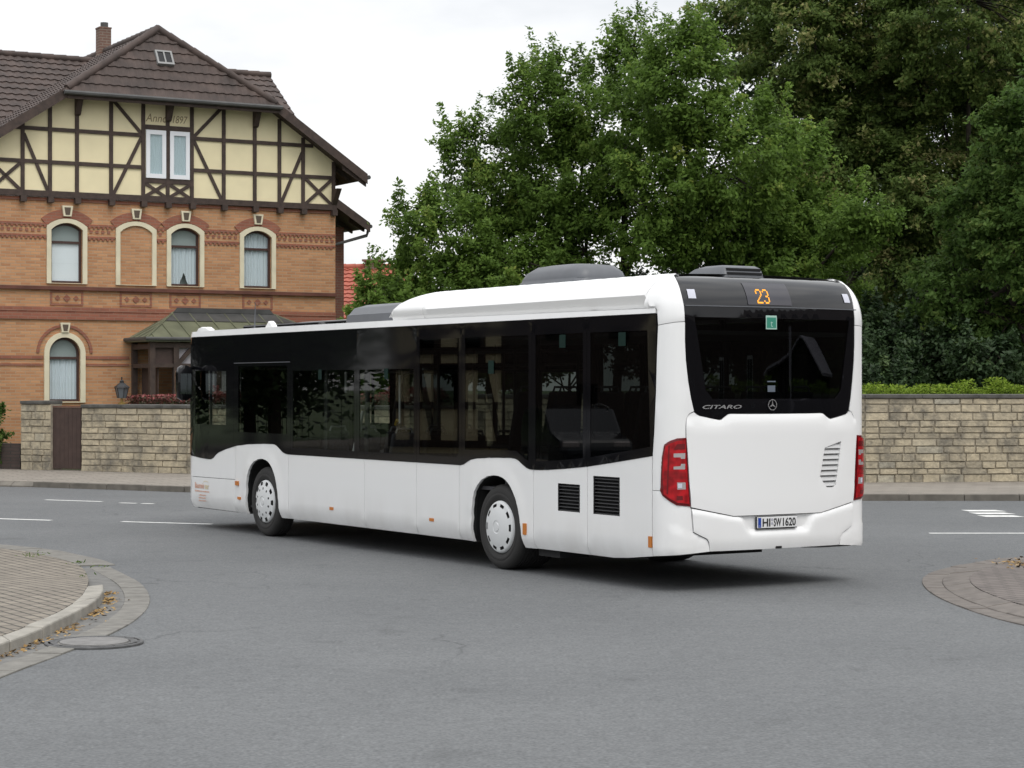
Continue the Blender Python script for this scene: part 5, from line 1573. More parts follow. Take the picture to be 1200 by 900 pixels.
bpart(mb, "company_lettering", M['logo_gold'], None)

# front end (seen only edge-on from behind)
front_poly = [(A0, 0.30), (0.188, 0.30), (0.188, 1.04), (0.11, 1.05), (A0, 1.05)]
front_glass = [(A0, 1.055), (0.108, 1.055), (0.13, 2.0), (0.165, 2.6), (0.21, WT), (A0, WT)]
for m in sides:
    bp([m(front_poly)], "front_panel", M['bus_white'], 0.1)
    bp([m(front_glass)], "windscreen", M['bus_black'], 0.12, 0, 0.03, lip=0.002, holes=[[m([(-1.3, 1.2), (-0.32, 1.2), (-0.30, 2.35), (-1.3, 2.35)])]])
    bp([m([(-1.32, 1.18), (-0.31, 1.18), (-0.29, 2.37), (-1.32, 2.37)])], "windscreen_glass", M['bus_glass'], 0.15, -0.006, 0.0, lip=0)
    bp([m([(A0, WT + .004), (0.205, WT + .004), (0.24, 2.84), (0.3, 2.868), (A0, 2.868)])], "front_brow", M['bus_white'], 0.1)
# mirror on the driver's side
mb = MB()
rg = []
for z, w_, d_ in ((1.86, .10, .05), (1.90, .20, .085), (2.05, .23, .1), (2.25, .23, .1), (2.33, .20, .085), (2.37, .10, .05)):
    rg.append(rrect(0.40 - d_, 0.40 + d_ * .6, -0.20 - w_ / 2, -0.20 + w_ / 2, z, 0.03, n=3))
n = len(rg[0]); vs = [p for r in rg for p in r]
fs = [(i * n + k, i * n + (k + 1) % n, (i + 1) * n + (k + 1) % n, (i + 1) * n + k) for i in range(len(rg) - 1) for k in range(n)] + [list(range(n))[::-1], [(len(rg) - 1) * n + k for k in range(n)]]
mb.add(vs, fs); mb.tube([(0.38, -0.2, 2.30), (0.30, -0.05, 2.33), (0.2, 0.06, 2.35)], 0.025, 8)
mi_ = bpart(mb, "wing_mirror", M['bus_black'], 45)
mb = MB(); mb.box(0.4605, 0.463, -0.285, -0.115, 1.95, 2.25); bpart(mb, "mirror_glass", plain("mirror", (0.35, 0.4, 0.42), 0.03, metal=1.0), None, parent=mi_)

# wheels
def wheel(x, y, side, rear):
    w = empty("wheel", (x + BL[0], y + BL[1], 0.478)); w.parent = bus
    s = side
    mb = MB()
    prof = [(0.285, 0.055), (0.31, 0.030), (0.325, 0.020), (0.35, 0.012), (0.375, 0.010), (0.378, 0.013), (0.40, 0.011), (0.43, 0.018), (0.452, 0.030), (0.468, 0.048), (0.476, 0.068), (0.478, 0.085)]
    wd = 0.52 if rear else 0.28
    y2 = 0.085
    while y2 < wd - 0.06:       # tread grooves
        prof += [(0.478, y2 + 0.028), (0.468, y2 + 0.031), (0.468, y2 + 0.039), (0.478, y2 + 0.042)]; y2 += 0.042
    prof += [(0.478, wd - .06), (0.46, wd - .02), (0.40, wd), (0.285, wd)]
    mb.lathe([(r, s * a) for r, a in prof], (0, 0, 0), 'y', 72)
    fix_normals(mb.build("tyre", M['rubber'], w, smooth=50))
    mb = MB()
    rings = [(0.296, 0.036), (0.290, 0.020), (0.278, 0.008), (0.262, 0.004), (0.250, 0.002), (0.238, 0.0), (0.228, -0.003), (0.195, -0.012), (0.18, -0.015), (0.165, -0.018), (0.12, -0.024), (0.075, -0.027), (0.07, -0.022), (0.05, -0.022), (0.046, -0.030), (0.0, -0.031)]
    seg = 120
    if rear: sk = lambda i, k: i in (3, 4, 5) and ((k + 3) % 12) < 6
    else: sk = lambda i, k: (i in (2, 3, 4, 5) and ((k + 3) % 12) < 5) or (i in (7, 8) and (k % 12) in (4, 5, 6))
    mb.lathe([(r, s * a) for r, a in rings], (0, 0, 0), 'y', seg, skip=sk)
    fix_normals(mb.build("hubcap", M['cap'], w, smooth=40))
    mb = MB(); mb.lathe([(0.30, s * 0.062), (0.1, s * 0.03), (0, s * 0.03)], (0, 0, 0), 'y', 40); mb.build("rim", M['slot'], w, smooth=40)
    return w
wheel(FWX, 0.015, 1, False); wheel(RWX, 0.015, 1, True); wheel(FWX, BW - 0.015, -1, False); wheel(RWX, BW - 0.015, -1, True)
# wheel housings, underbody
mb = MB()
for ar in (ARCH_F, ARCH_R):
    for y0, y1 in ((0.03, 0.75), (BW - 0.75, BW - 0.03)):
        cx = sum(a for a, z in ar) / len(ar)
        P = [(cx + (a - cx) * 1.03, z * 1.01) for a, z in ar]
        mb.add([(a, y, z) for y in (y0, y1) for a, z in P], [(k, k + 1, len(P) + k + 1, len(P) + k) for k in range(len(P) - 1)])
        yb = y1 if y0 < 1 else y0
        mb.add([(a, yb, z) for a, z in P], [list(range(len(P)))])
mb.box(0.15, 2.0, 0.12, BW - 0.12, 0.27, 0.36); mb.box(3.3, 8.1, 0.12, BW - 0.12, 0.29, 0.36); mb.box(9.5, 11.7, 0.15, BW - 0.15, 0.40, 0.43)
mb.box(2.0, 3.3, 0.76, BW - 0.76, 0.30, 0.36); mb.box(8.1, 9.5, 0.76, BW - .76, 0.30, 0.36)
mb.tube([(FWX, 0.3, 0.45), (FWX, BW - .3, 0.45)], 0.07, 8); mb.tube([(RWX, 0.3, 0.46), (RWX, BW - .3, 0.46)], 0.1, 8)
mb.box(9.7, 10.9, 0.4, 2.1, 0.25, 0.399); mb.box(9.48, 9.9, 0.12, 0.5, 0.20, 0.36); mb.box(4.2, 5.2, 0.5, 1.2, 0.24, 0.30)
bpart(mb, "underbody", M['bus_under'], None)

# interior
mb = MB()
mb.box(0.2, 8.0, 0.08, BW - .08, 0.37, 0.40); mb.box(8.0, 11.75, 0.08, BW - .08, 0.88, 0.92); mb.box(7.98, 8.0, 0.08, BW - .08, 0.40, 0.90)
bpart(mb, "floor", M['bus_floor'], None)
mb = MB(); mb.box(0.3, 6.6, 0.25, BW - .25, 2.50, 2.53); mb.box(6.6, 12.0, 0.30, BW - .3, 2.58, 2.62); mb.box(0.3, 6.6, 0.05, 0.3, 2.33, 2.36); mb.box(0.3, 6.6, BW - .3, BW - .05, 2.33, 2.36)
bpart(mb, "ceiling", M['bus_lining'], None)
mb = MB(); mb.box(1.72, 1.76, 0.1, 1.2, 0.4, 2.3); mb.box(1.76, 3.4, 0.5, 0.54, 0.4, 1.35); mb.box(0.25, 0.75, 0.2, 2.0, 0.5, 1.25); mb.box(1.3, 3.3, 1.0, 1.04, 1.2, 2.33); mb.box(11.85, 11.9, .3, BW - .3, .9, 1.9)
bpart(mb, "partition", M['bus_inner'], None)
def seat(x, y, z):
    s0 = empty("seat", (x + BL[0], y + BL[1], z)); s0.parent = bus
    mb = MB(); mb.box(-0.22, 0.22, -0.21, 0.21, 0.40, 0.47); mb.build("cushion", M['seat_cloth'], s0, bevel=0.03)
    mb = MB(); mb.hexa([(0.16, -.21, .45), (0.24, -.21, .45), (0.24, .21, .45), (0.16, .21, .45), (0.28, -.17, 1.08), (0.34, -.17, 1.08), (0.34, .17, 1.08), (0.28, .17, 1.08)]); mb.build("backrest", M['seat_cloth'], s0, bevel=0.04)
    mb = MB(); mb.box(-.05, .05, -.1, .1, 0, .4); mb.tube([(0.31, -.12, 1.07), (.31, -.1, 1.13), (.31, .1, 1.13), (.31, .12, 1.07)], 0.014, 6); mb.build("seat_frame", M['seat_grey'], s0)
    return s0
proto = None
for x in (3.9, 4.75, 5.7, 6.55, 7.4, 8.6, 9.4, 10.2, 11.0):
    for y in (0.36, 0.80, BW - .8, BW - .36):
        if 4.6 < x < 6.0 and y > 1.3: continue
        z = 0.40 if x < 8 else 0.92
        if proto is None: proto = seat(x, y, z)
        else:
            c = proto.copy(); col.objects.link(c); c.location = (x + BL[0], y + BL[1], z)
            for k in proto.children:
                d = k.copy(); col.objects.link(d); d.parent = c
mb = MB()
mb.hexa([(1.15, .35, .5), (1.55, .35, .5), (1.55, .85, .5), (1.15, .85, .5), (1.45, .38, 1.75), (1.6, .38, 1.75), (1.6, .82, 1.75), (1.45, .82, 1.75)])
bpart(mb, "driver_seat", M['seat_cloth'], None, bevel=0.05)
mb = MB()
for x, y in ((4.3, 0.75), (5.2, 1.75), (5.3, 0.7), (6.1, 0.8), (6.2, 1.7), (7.0, 0.78), (7.9, 0.8), (7.9, 1.7), (4.2, 1.8)): mb.tube([(x, y, 0.4), (x, y, 2.5)], 0.018, 8)
for x, y in ((3.95, 1.35), (5.75, 1.3)):
    mb.tube([(x, y, 0.4), (x, y, 1.7), (x + .08, y, 2.0), (x + .28, y, 2.22), (x + .6, y, 2.3)], 0.025, 8)
mb.tube([(3.6, .8, 2.25), (8, .8, 2.25)], 0.018, 8); mb.tube([(3.6, 1.75, 2.25), (8, 1.75, 2.25)], 0.018, 8)
bpart(mb, "grab_rails", M['pole'], 60)
mb = MB(); mb.tube([(4.62, 1.0, 1.55), (4.66, 1.0, 1.62), (4.74, 1.0, 1.6), (4.78, 1.0, 1.5)], 0.02, 8); mb.tube([(6.9, .85, 1.3), (6.9, .85, 1.42)], 0.02, 8)
bpart(mb, "yellow_handle", M['yellow'], 60)
mb = MB(); mb.tube([(4.55, 0.3, 1.98), (4.55, 0.3, 2.25)], 0.018, 8); mb.tube([(6.0, .3, 1.6), (6.0, .3, 2.2)], 0.014, 8); mb.hexa([(5.05, .12, 1.2), (5.12, .12, 1.2), (5.12, .15, 1.2), (5.05, .15, 1.2), (5.32, .12, 1.75), (5.36, .12, 1.75), (5.36, .15, 1.75), (5.32, .15, 1.75)])
bpart(mb, "pale_rail", M['pole_pale'], 60)

# ------------------------------------------------------------------ vegetation
def leaf_object(name, P, size, tint, mat, parent, up=0.55, asp=0.55, out=None):
    """many small pointed leaves, each a folded pair of faces, at points P"""
    n = len(P)
    nr = np.random.normal(size=(n, 3)); nr[:, 2] = np.abs(nr[:, 2]) + up
    if out is not None: nr += out * 0.75
    nr /= np.linalg.norm(nr, axis=1)[:, None]
    d = np.random.normal(size=(n, 3)); d -= nr * (d * nr).sum(1)[:, None]; d /= np.linalg.norm(d, axis=1)[:, None]
    e = np.cross(nr, d)
    s = size * np.random.uniform(0.65, 1.3, n)[:, None]
    V = np.empty((n, 4, 3))
    V[:, 0] = P - d * s * 0.5
    V[:, 1] = P + e * s * 0.5 * asp - nr * s * 0.10
    V[:, 2] = P + d * s * 0.55
    V[:, 3] = P - e * s * 0.5 * asp - nr * s * 0.10
    me = bpy.data.meshes.new(name)
    me.vertices.add(4 * n); me.vertices.foreach_set("co", V.reshape(-1))
    me.loops.add(4 * n); me.loops.foreach_set("vertex_index", np.arange(4 * n))
    me.polygons.add(n); me.polygons.foreach_set("loop_start", np.arange(0, 4 * n, 4)); me.polygons.foreach_set("loop_total", np.full(n, 4))
    me.update(calc_edges=True)
    at = me.attributes.new("tint", 'FLOAT', 'POINT'); at.data.foreach_set("value", np.repeat(np.clip(tint, 0, 1), 4).astype(np.float32))
    me.materials.append(mat)
    o = bpy.data.objects.new(name, me); col.objects.link(o)
    if parent: o.parent = parent
    return o

LEAF = {
    'maple': tint_mat("maple_leaf", [(0, (0.066, 0.115, 0.022)), (0.5, (0.122, 0.205, 0.038)), (0.85, (0.185, 0.28, 0.055)), (1, (0.28, 0.33, 0.075))], 0.5, 0.5, spec=0.12),
    'linden': tint_mat("linden_leaf", [(0, (0.052, 0.086, 0.020)), (0.6, (0.100, 0.150, 0.036)), (0.85, (0.165, 0.20, 0.055)), (1, (0.30, 0.29, 0.12))], 0.55, 0.45, spec=0.12),
    'robinia': tint_mat("light_leaf", [(0, (0.052, 0.10, 0.022)), (0.6, (0.10, 0.17, 0.04)), (1, (0.18, 0.235, 0.06))], 0.55, 0.5, spec=0.12),
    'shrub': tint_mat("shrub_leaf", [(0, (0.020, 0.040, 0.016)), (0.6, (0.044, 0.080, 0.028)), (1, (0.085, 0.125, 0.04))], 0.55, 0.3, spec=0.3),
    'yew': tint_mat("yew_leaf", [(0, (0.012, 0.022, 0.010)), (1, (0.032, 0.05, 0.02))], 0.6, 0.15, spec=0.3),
    'hedge': tint_mat("hedge_leaf", [(0, (0.09, 0.15, 0.018)), (0.6, (0.22, 0.32, 0.04)), (1, (0.36, 0.44, 0.08))], 0.5, 0.4, spec=0.12),
    'berberis': tint_mat("red_green_leaf", [(0, (0.03, 0.05, 0.018)), (0.45, (0.06, 0.065, 0.03)), (0.62, (0.12, 0.05, 0.04)), (1, (0.32, 0.085, 0.085))], 0.6, 0.2),
    'fallen': tint_mat("fallen_leaf", [(0, (0.10, 0.065, 0.03)), (0.5, (0.22, 0.13, 0.045)), (1, (0.38, 0.25, 0.09))], 0.8),
}
def PXW(u, v, D): return ((u - 600) / 2418.36 * D, D, 2.04 + (454.73 - v) / 2418.36 * D)

def tree(name, label, cat, lobes, D, trunks, leaf, clumps, per, size, spray=1.0, gap=0.0, group=None, up=0.25, tips=0.0, droop=0.0):
    """lobes: (px, py, rx, ry) of the crown as measured; each gets its own depth; trunks: (x foot, lobe indices)"""
    L = []
    for (u, v, rx, ry) in lobes:
        k = D / 2418.36
        dd = random.uniform(-1.6, 1.6)
        c = Vector(PXW(u, v, D)); c.y += dd
        L.append((c, rx * k, max(rx, ry) * k * 0.85, ry * k))
    base = Vector((trunks[0][0], D, 0.1))
    root = empty(name, base)
    wood = MB(); nodes = []
    for (fx, idx, r0) in trunks:
        foot = Vector((fx, D + random.uniform(-.3, .3), 0.05))
        tg = [L[i][0] for i in idx]
        mean = sum(tg, Vector()) / len(tg)
        fork = foot.lerp(mean, 0.45); fork.x = foot.x * 0.8 + mean.x * 0.2
        top = foot.lerp(mean, 0.95)
        trk = [foot, foot.lerp(fork, 0.5) + Vector((random.uniform(-.1, .1), 0, 0)), fork, top]
        wood.tube([p - base for p in trk], [r0, r0 * .8, r0 * .62, r0 * .3], 8)
        nodes += [trk[2], trk[2].lerp(top, 0.5), top]
        for i in idx:
            st = fork.lerp(top, random.uniform(0.0, 0.8))
            mid = st.lerp(L[i][0], 0.5) + Vector((random.uniform(-.3, .3), random.uniform(-.3, .3), random.uniform(0, .4)))
            end = L[i][0] + Vector((0, 0, L[i][3] * 0.3))
            wood.tube([p - base for p in (st, mid, end)], [r0 * .4, r0 * .25, r0 * .10], 6)
            nodes += [mid, mid.lerp(end, 0.5), end]
    A = np.array([l[1] * l[2] + l[3] * l[1] for l in L]); A /= A.sum()
    P, T, O = [], [], []
    N = np.array([tuple(n_) for n_ in nodes])
    for q in range(clumps):
        c, rx, ry, rz = L[np.random.choice(len(L), p=A)]
        d = np.random.normal(size=3); d[1] *= 0.9
        if random.random() < 0.65 and d[1] > 0: d[1] = -d[1]        # more sprays on the street side
        d /= np.linalg.norm(d)
        rad = random.uniform(0.45, 1.0) ** 0.6
        pos = np.array(c) + d * np.array([rx, ry, rz]) * rad * random.uniform(0.85, 1.04)
        near = N[np.argmin(((N - pos) ** 2).sum(1))]
        if q % 2 == 0:
            m_ = (near + pos) / 2 + np.array([0, 0, 0.12])
            wood.tube([Vector(near) - base, Vector(m_) - base, Vector(pos) - base], [0.03, 0.02, 0.008], 4, cap=False)
        dr = d * np.array([1, 1, 0.6]) + np.array([0, 0, 0.75 - droop]); dr += np.random.normal(size=3) * 0.25; dr /= np.linalg.norm(dr)
        ln = random.uniform(0.5, 1.15) * spray
        thin = 1.0
        if d[2] > 0.35 and rad > 0.75 and droop == 0.0:      # upright shoots along the top of the crown
            dr = np.array([dr[0] * 0.5, dr[1] * 0.5, 1.0]); dr /= np.linalg.norm(dr); ln *= 1.3; thin = 0.8
        n_ = int(per * random.uniform(0.6, 1.4))
        t = np.random.beta(1.3, 1.5, n_)
        wd = (0.34 * spray) * (1.05 - 0.8 * t) * thin
        off = np.random.normal(size=(n_, 3)); off[:, 2] *= 0.7
        p = pos + (t[:, None] - 0.35) * ln * dr + off * wd[:, None] * 0.62
        base_t = random.gauss(0.45, 0.16)
        tt = base_t + np.random.normal(size=n_) * 0.13 + 0.18 * (t - 0.5)
        if tips and random.random() < tips: tt += 0.38 * (np.random.random(n_) < 0.6)
        P.append(p); T.append(tt); O.append(np.tile(d, (n_, 1)))
    P = np.concatenate(P) - np.array(base); T = np.concatenate(T); O = np.concatenate(O)
    fix_normals(wood.build("trunk", M['bark'], root, smooth=60))
    cr = leaf_object("crown", P, size, T, LEAF[leaf], root, up=up, out=O)
    tag(root, label, cat, group)
    return root

tree("maple_tree", "slender leafy maple tree rising behind the middle of the bus", "tree",
     [(515, 285, 62, 62), (478, 320, 36, 42), (575, 215, 72, 72), (555, 165, 42, 42), (628, 140, 46, 70), (640, 78, 26, 34), (620, 285, 88, 60), (692, 145, 50, 78), (668, 225, 80, 70), (745, 70, 38, 50), (745, 140, 55, 70), (720, 262, 70, 38), (600, 325, 80, 30), (690, 318, 60, 24)],
     50.0, [(-0.4, [0, 1, 2, 3, 12], 0.16), (1.7, [4, 5, 6, 7, 8, 13], 0.15), (2.6, [9, 10, 11], 0.15)], 'maple', 600, 165, 0.115, 0.92)
tree("maple_tree", "broad bright green maple tree behind the rear of the bus", "tree",
     [(800, 110, 60, 78), (850, 190, 85, 80), (790, 215, 70, 72), (905, 260, 85, 66), (960, 285, 70, 40), (845, 280, 95, 55), (775, 290, 50, 30), (930, 195, 55, 55), (900, 330, 90, 40), (1000, 268, 38, 26), (960, 345, 60, 36)],
     48.0, [(3.4, [0, 1, 2, 6], 0.16), (5.9, [3, 4, 5, 7, 8, 9, 10], 0.17)], 'maple', 640, 165, 0.115, 0.98)
tree("linden_tree", "tall dark linden tree with pale yellowish tips above the right wall", "tree",
     [(880, 10, 62, 70), (950, 60, 80, 80), (1030, 0, 100, 90), (1120, 40, 110, 95), (1020, 130, 95, 85), (1110, 150, 100, 85), (960, 165, 62, 70), (1050, 235, 90, 72), (1150, 260, 90, 80), (1190, 130, 70, 110), (1060, 330, 70, 60), (1170, 350, 80, 60), (1230, 30, 90, 100)],
     57.0, [(9.5, [0, 1, 2, 4, 6, 7], 0.36), (12.5, [3, 5, 8, 9, 10, 11, 12], 0.3)], 'linden', 1150, 160, 0.135, 1.1, tips=0.34, droop=0.75)
tree("robinia_tree", "lighter green drooping tree at the right edge in front of the linden", "tree",
     [(1185, 190, 55, 66), (1150, 250, 48, 55), (1205, 290, 66, 80), (1135, 325, 44, 44), (1100, 345, 32, 34), (1190, 370, 62, 55), (1225, 180, 70, 120), (1150, 385, 50, 36)],
     47.0, [(12.2, [0, 1, 2, 3, 4, 5, 6, 7], 0.17)], 'robinia', 430, 115, 0.13, 0.9, droop=0.9)
tree("linden_tree", "second dark linden filling the background behind the tall linden", "tree",
     [(900, 60, 80, 90), (985, 90, 100, 100), (1080, 60, 110, 110), (1180, 80, 110, 120), (1000, 220, 110, 90), (1110, 230, 110, 90), (1210, 250, 90, 110), (1040, 320, 120, 70), (930, 240, 60, 80)],
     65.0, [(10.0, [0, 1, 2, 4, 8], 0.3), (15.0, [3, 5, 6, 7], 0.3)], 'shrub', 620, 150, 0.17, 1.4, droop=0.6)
SH = [("dark shrub between the bus rear and the right wall hedge", [(1030, 400, 50, 55), (1010, 425, 40, 40)], 46.5), ("dark rounded shrub above the middle of the right wall", [(1085, 415, 45, 40), (1110, 385, 40, 40)], 48.0),
      ("dense dark shrub near the right end of the stone wall", [(1165, 415, 50, 40), (1140, 425, 40, 36)], 46.5), ("dark shrub at the right edge behind the hedge", [(1225, 405, 55, 50)], 47.5),
      ("bushy green shrub left of the first maple over the front of the bus roof", [(455, 365, 36, 34), (440, 395, 40, 36)], 49.0), ("green shrub behind the raised roof of the bus", [(545, 365, 60, 36), (600, 375, 60, 40)], 49.5),
      ("dark green shrub behind the air conditioner on the bus", [(665, 350, 60, 40), (610, 372, 50, 40), (735, 362, 40, 34)], 49.5), ("dark green shrub behind the rear vent of the bus", [(800, 365, 80, 45), (880, 370, 70, 50)], 52.0)]
for lab, lo, D in SH:
    x0 = PXW(lo[0][0], lo[0][1], D)[0]
    lo2 = lo + [(u, v + 45, rx, 40) for u, v, rx, ry in lo]
    tree("garden_shrub", lab, "shrub", lo2, D, [(x0, list(range(len(lo2))), 0.06)], 'maple' if "first maple" in lab or "raised roof" in lab else 'shrub', 170, 130, 0.12, 0.75, group="shrubs behind the stone walls")
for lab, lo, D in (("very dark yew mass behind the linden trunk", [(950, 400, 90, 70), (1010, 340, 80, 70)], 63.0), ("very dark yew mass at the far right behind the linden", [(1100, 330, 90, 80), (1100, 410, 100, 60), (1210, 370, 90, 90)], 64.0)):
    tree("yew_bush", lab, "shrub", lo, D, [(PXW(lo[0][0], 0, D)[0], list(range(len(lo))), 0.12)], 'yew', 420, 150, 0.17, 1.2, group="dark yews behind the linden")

# trimmed hedge on the right wall, red-tipped hedge on the garden wall
def hedge(name, label, path, z0, z1, wd, n, size, leaf, redtop=False):
    root = empty(name, (path[0][0], path[0][1], z0))
    pts = [Vector(p) for p in path]; L = [(b - a).length for a, b in zip(pts[:-1], pts[1:])]; tot = sum(L)
    t = np.random.random(n) * tot
    X = np.empty((n, 3)); e = np.cumsum([0] + L)
    bumps = np.random.random(400)
    for i in range(n):
        k = min(len(L) - 1, int(np.searchsorted(e, t[i]) - 1)); k = max(k, 0)
        p = pts[k].lerp(pts[k + 1], (t[i] - e[k]) / L[k]); d = (pts[k + 1] - pts[k]).normalized()
        ww = random.uniform(0, wd)
        hh = 0.72 + 0.55 * bumps[int(t[i] * 5.3) % 400] * (0.6 + 0.8 * bumps[int(t[i] * 1.7 + 50) % 400])
        z = z0 + (z1 - z0) * hh * (random.random() ** 0.6)
        X[i] = (p.x - d.y * ww, p.y + d.x * ww, z)
    tint = np.random.normal(0.5, 0.2, n)
    if redtop: tint = np.clip(0.15 + 0.75 * (X[:, 2] - z0) / (z1 - z0) + np.random.normal(0, 0.2, n), 0, 1)
    w = MB()
    for k in range(int(tot / 0.6)):
        i = random.randrange(n); p = Vector(X[i]) - Vector(root.location)
        w.tube([(p.x, p.y, 0.0), (p.x + .03, p.y, max(0.1, p.z * .8))], 0.012, 4)
    w.build("stems", M['bark'], root)
    leaf_object("foliage", X - np.array(root.location), size, tint, LEAF[leaf], root, up=0.7)
    tag(root, label, "hedge")
hedge("trimmed_hedge", "bright yellow-green hedge along the top of the right stone wall", [(3.5, 43.0), (7.2, 42.55), (10.6, 42.95), (16, 43.4)], 1.70, 2.14, 0.9, 17000, 0.07, 'hedge')
hedge("red_hedge", "low red-tipped hedge above the garden wall beside the lantern", [(-9.0, 47.85), (-7.31, 46.95), (-1.5, 44.0)], 1.5, 1.93, 0.5, 11000, 0.07, 'berberis', True)
hedge("added_dark_hedge", "added tall dark hedge at the far left, keeping sky out of the bus window reflections", [(-48, 40), (-43, 60), (-34, 78)], 0.0, 8.5, 1.6, 15000, 0.42, 'shrub')  # out of view, added to hide horizon and sky in the side windows
tree("garden_bush", "leafy green bush at the left edge behind the stone pier", "shrub", [(-14, 505, 28, 42), (-18, 480, 22, 30), (-40, 490, 40, 50), (-5, 525, 14, 24)], 50.3, [(-12.8, [0, 1, 2, 3], 0.05)], 'robinia', 110, 120, 0.10, 0.5)

# fallen leaves
def scatter(name, label, pts, size, z):
    P = np.array([(x, y, z + random.uniform(0.002, 0.02)) for x, y in pts])
    o = leaf_object(name, P, size, np.random.random(len(P)), LEAF['fallen'], None, up=3.0, asp=0.7)
    tag(o, label, "leaves", kind="stuff")
pts = []
for i in range(620):
    t = random.random(); k = 5 + t * (len(KOUT) - 6); a = Vector(KOUT[int(k)]).lerp(Vector(KOUT[min(int(k) + 1, len(KOUT) - 1)]), k % 1)
    w = abs(random.gauss(0.03, 0.06)) + 0.01
    if random.random() < 0.25 + 0.75 * (math.sin(k * 1.3) > -0.1): pts.append((a.x + w, a.y + 0.02))
scatter("fallen_leaves", "yellow fallen leaves gathered in the gutter below the left kerb", pts, 0.045, 0.005)
scatter("fallen_leaves", "brown fallen leaves on the right corner paving", [(random.gauss(5.85, .22), random.gauss(23.2, .35)) for _ in range(170)], 0.05, 0.058)
# tufts of grass in the paving joints of the left corner
pts = []
for cx, cy, n in ((-5.75, 24.9, 28), (-4.62, 22.2, 8), (-5.0, 23.7, 14), (-4.75, 23.2, 8)):
    pts += [(random.gauss(cx, .09), random.gauss(cy, .16)) for _ in range(n)]
P = np.array([(x, y, 0.025 + random.uniform(0, .02)) for x, y in pts])
tag(leaf_object("weeds", P, 0.05, np.random.random(len(P)), LEAF['robinia'], None, up=0.1, asp=0.25), "small weeds in the joints of the left paving", "weeds", kind="stuff")

# ------------------------------------------------------------------ across the street, left and right of the view (mirrored in the bus windows, partly added to darken them)
nh = empty("timbered_house", (-36.0, 40.2, 0.0), R(96))
mb = MB(); mb.box(-4.75, 4.75, 0, 8, 0, 6); mb.prism([(0, 6.001), (8, 6.001), (4, 10)], 'x', -4.75, 4.75)
mb.build("wall", M['plaster'], nh)
mb = MB(); mb.box(-4.77, 0.3, -0.06, -0.005, 0, 6); fix_normals(mb.build("brick_front", M['brick_dark'], nh))
mb = MB()
for x in (0.4, 1.25, 2.0, 2.9, 3.8, 4.62): mb.box(x - .12, x + .12, -0.07, -0.004, 0.3, 6)
for z in (0.3, 1.5, 2.7, 3.2, 4.5, 5.85): mb.box(0.3, 4.75, -0.066, -0.005, z - .11, z + .11)
for x in (.5, 2.9): mb.hexa([(x, -.062, .4), (x + .2, -.062, .4), (x + .2, -.006, .4), (x, -.006, .4), (x + .6, -.062, 2.8), (x + .8, -.062, 2.8), (x + .8, -.006, 2.8), (x + .6, -.006, 2.8)])
fix_normals(mb.build("timber_frame", M['timber'], nh))
for x, z in ((-3.6, 3.5), (-1.4, 3.5), (1.62, 3.3), (3.35, 3.3), (2.45, 1.6), (-2.5, 1.0)):
    mb = MB(); mb.box(x - .34, x + .34, -0.09, -0.003, z, z + 1.15); mb.build("window", M['bus_black'], nh)
mb = MB(); tile_plane(mb, (-5.1, -0.5, 5.7), (1, 0, 0), (0, 4.5, 4.5), 10.2, 6.4, row=.6, pitch=.5); tile_plane(mb, (-5.1, 8.5, 5.7), (1, 0, 0), (0, -4.5, 4.5), 10.2, 6.4, row=.6, pitch=.5)
fix_normals(mb.build("roof", M['tile'], nh))
tag(nh, "half-timbered house across the street, mirrored in the bus side windows", "house")
sheet("forecourt", [(-60, 28.5), (-28.5, 28.5), (-28.5, 44.5), (-60, 44.9)], 0.006, M['slab'], "paved forecourt of the half-timbered house on the left")

car = empty("parked_car", (-24.2, 33.0, 0.0), R(-38))
mb = MB()
prof = [(-2.1, .35), (2.05, .35), (2.15, .62), (2.05, .86), (1.15, 1.02), (0.45, 1.55), (-0.9, 1.62), (-1.75, 1.5), (-2.1, 1.05)]
mb.prism(prof, 'y', -0.86, 0.86); mb.build("body", plain("dark_car_paint", (0.012, 0.014, 0.02), 0.15, coat=0.5), car, bevel=0.08)
mb = MB(); mb.prism([(1.0, 1.05), (0.42, 1.46), (-0.85, 1.52), (-1.65, 1.42), (-1.8, 1.08)], 'y', -0.872, 0.872); mb.build("window", M['bus_black'], car)
mb = MB(); mb.tube([(-1.6, -.7, 1.57), (-.4, -.7, 1.66), (.5, -.7, 1.58)], .025, 6); mb.build("roof_rail", M['chrome'], car)
for x in (-1.35, 1.4):
    for y in (-.80, .80):
        mb = MB(); mb.lathe([(0, -.1), (.2, -.11), (.3, -.1), (.33, -.06), (.33, .06), (.3, .1), (0, .1)], (x, y, .33), 'y', 28); mb.build("wheel", M['rubber'], car, smooth=40)
for y in (-.6, .6):
    mb = MB(); mb.box(2.0, 2.13, y - .2, y + .2, .68, .82); mb.build("headlight", M['silver'], car, bevel=.03)
tag(car, "dark people carrier on the road at the left, mirrored in the bus windows", "car")

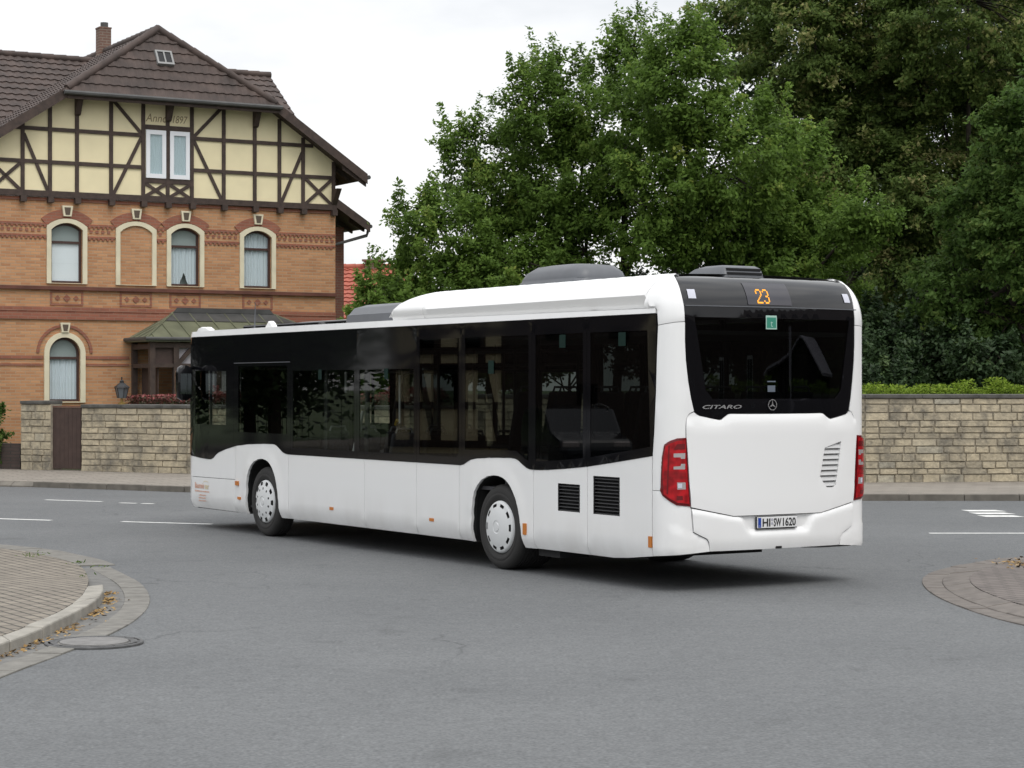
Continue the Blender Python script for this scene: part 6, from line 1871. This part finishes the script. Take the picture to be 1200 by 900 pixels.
def plain_tree(label, x, y, h, r):
    k = 2418.36 / y if y > 1 else 1
    root = empty("broadleaf_tree", (x, y, 0))
    w = MB(); w.tube([(0, 0, 0), (.1, 0, h * .3), (0, .1, h * .7)], [.22, .17, .08], 7)
    for a in range(6): w.tube([(0, 0, h * .35), (r * .6 * math.cos(a), r * .6 * math.sin(a), h * .6)], [.1, .03], 5)
    w.build("trunk", M['bark'], root)
    n = 16000
    d = np.random.normal(size=(n, 3)); d /= np.linalg.norm(d, axis=1)[:, None]
    P = d * (np.random.random(n)[:, None] ** .4) * np.array([r, r, h * .42]) + np.array([0, 0, h * .56])
    P += np.random.normal(size=(n, 3)) * .3
    leaf_object("crown", P, 0.24, np.random.normal(.45, .2, n), LEAF['shrub'], root)
    tag(root, label, "tree", "trees beside the view")
for lab, x, y, h, r in (("added tree just beyond the half-timbered house, keeping sky out of the bus windows", -34, 48.5, 8, 3.6), ("added bushy tree beside the half-timbered gable, closing a sky gap in the bus windows", -31.5, 46.0, 10, 3.2), ("added tall tree farther beyond the half-timbered house, darkening the bus windows", -31, 54, 10, 4.5), ("added spreading tree at the far left of the pavement, darkening the bus windows", -30, 63, 11, 5.5), ("added tree right of the half-timbered house, darkening the bus windows", -38, 31, 9, 3.6), ("tree at the right beside the far gable of the long brick house", 38, 46, 9, 4.5), ("tree behind the stone wall farther right than the robinia", 20.5, 51, 12, 5), ("tree behind the stone wall at its far right end", 28, 55, 11, 5)):  # left-hand trees added out of view to block sky in the bus glass
    plain_tree(lab, x, y, h, r)
lh = empty("added_long_house", (33, 14, 0.0), R(-84))  # unseen, added so the rear window reflects an even dark wall
mb = MB(); mb.box(-27, 27, 0, 9, 0, 7.5); mb.build("wall", M['brick_dark'], lh)
mb = MB(); tile_plane(mb, (-27.4, -0.5, 7.2), (1, 0, 0), (0, 5, 4.2), 54.8, 6.6, row=.6, pitch=.5); tile_plane(mb, (-27.4, 9.5, 7.2), (1, 0, 0), (0, -5, 4.2), 54.8, 6.6, row=.6, pitch=.5)
fix_normals(mb.build("roof", M['tile'], lh))
for x in (-18, -12.5, 6.5, 12.0, 19.0):
    mb = MB(); mb.box(x - .5, x + .5, -0.05, -0.003, 1.3, 2.9); w = mb.build("window", M['grey_roller'], lh)
    mb = MB(); mb.box(x - .42, x - .03, -0.06, -0.051, 1.4, 2.8); mb.box(x + .03, x + .42, -0.06, -0.051, 1.4, 2.8); mb.build("pane", M['bus_black'], w)
tag(lh, "added long dark house across the road, giving the rear window a dark reflection", "house")
sd = empty("garden_shed", (28.5, 15.5, 0.0), R(100))
mb = MB(); mb.box(-2.6, 2.6, -2, 2, 0, 2.4); mb.prism([(-2.6, 2.401), (2.6, 2.401), (0, 3.2)], 'y', -2, 2); mb.build("wall", M['bus_inner'], sd)
mb = MB()
for sx in (-1, 1): mb.hexa([(sx * 2.9, -2.3, 2.31), (0, -2.3, 3.22), (0, 2.3, 3.22), (sx * 2.9, 2.3, 2.31), (sx * 2.9, -2.3, 2.37), (0, -2.3, 3.28), (0, 2.3, 3.28), (sx * 2.9, 2.3, 2.37)])
fix_normals(mb.build("roof", M['sticker_grey'], sd))
mb = MB(); mb.tube([(-1.2, 2.5, 0), (-1.25, 2.5, 3.6)], 0.09, 8); mb.build("post", M['sticker_grey'], sd)
tag(sd, "dark shed with pale gable edges, mirrored in the rear window", "shed")
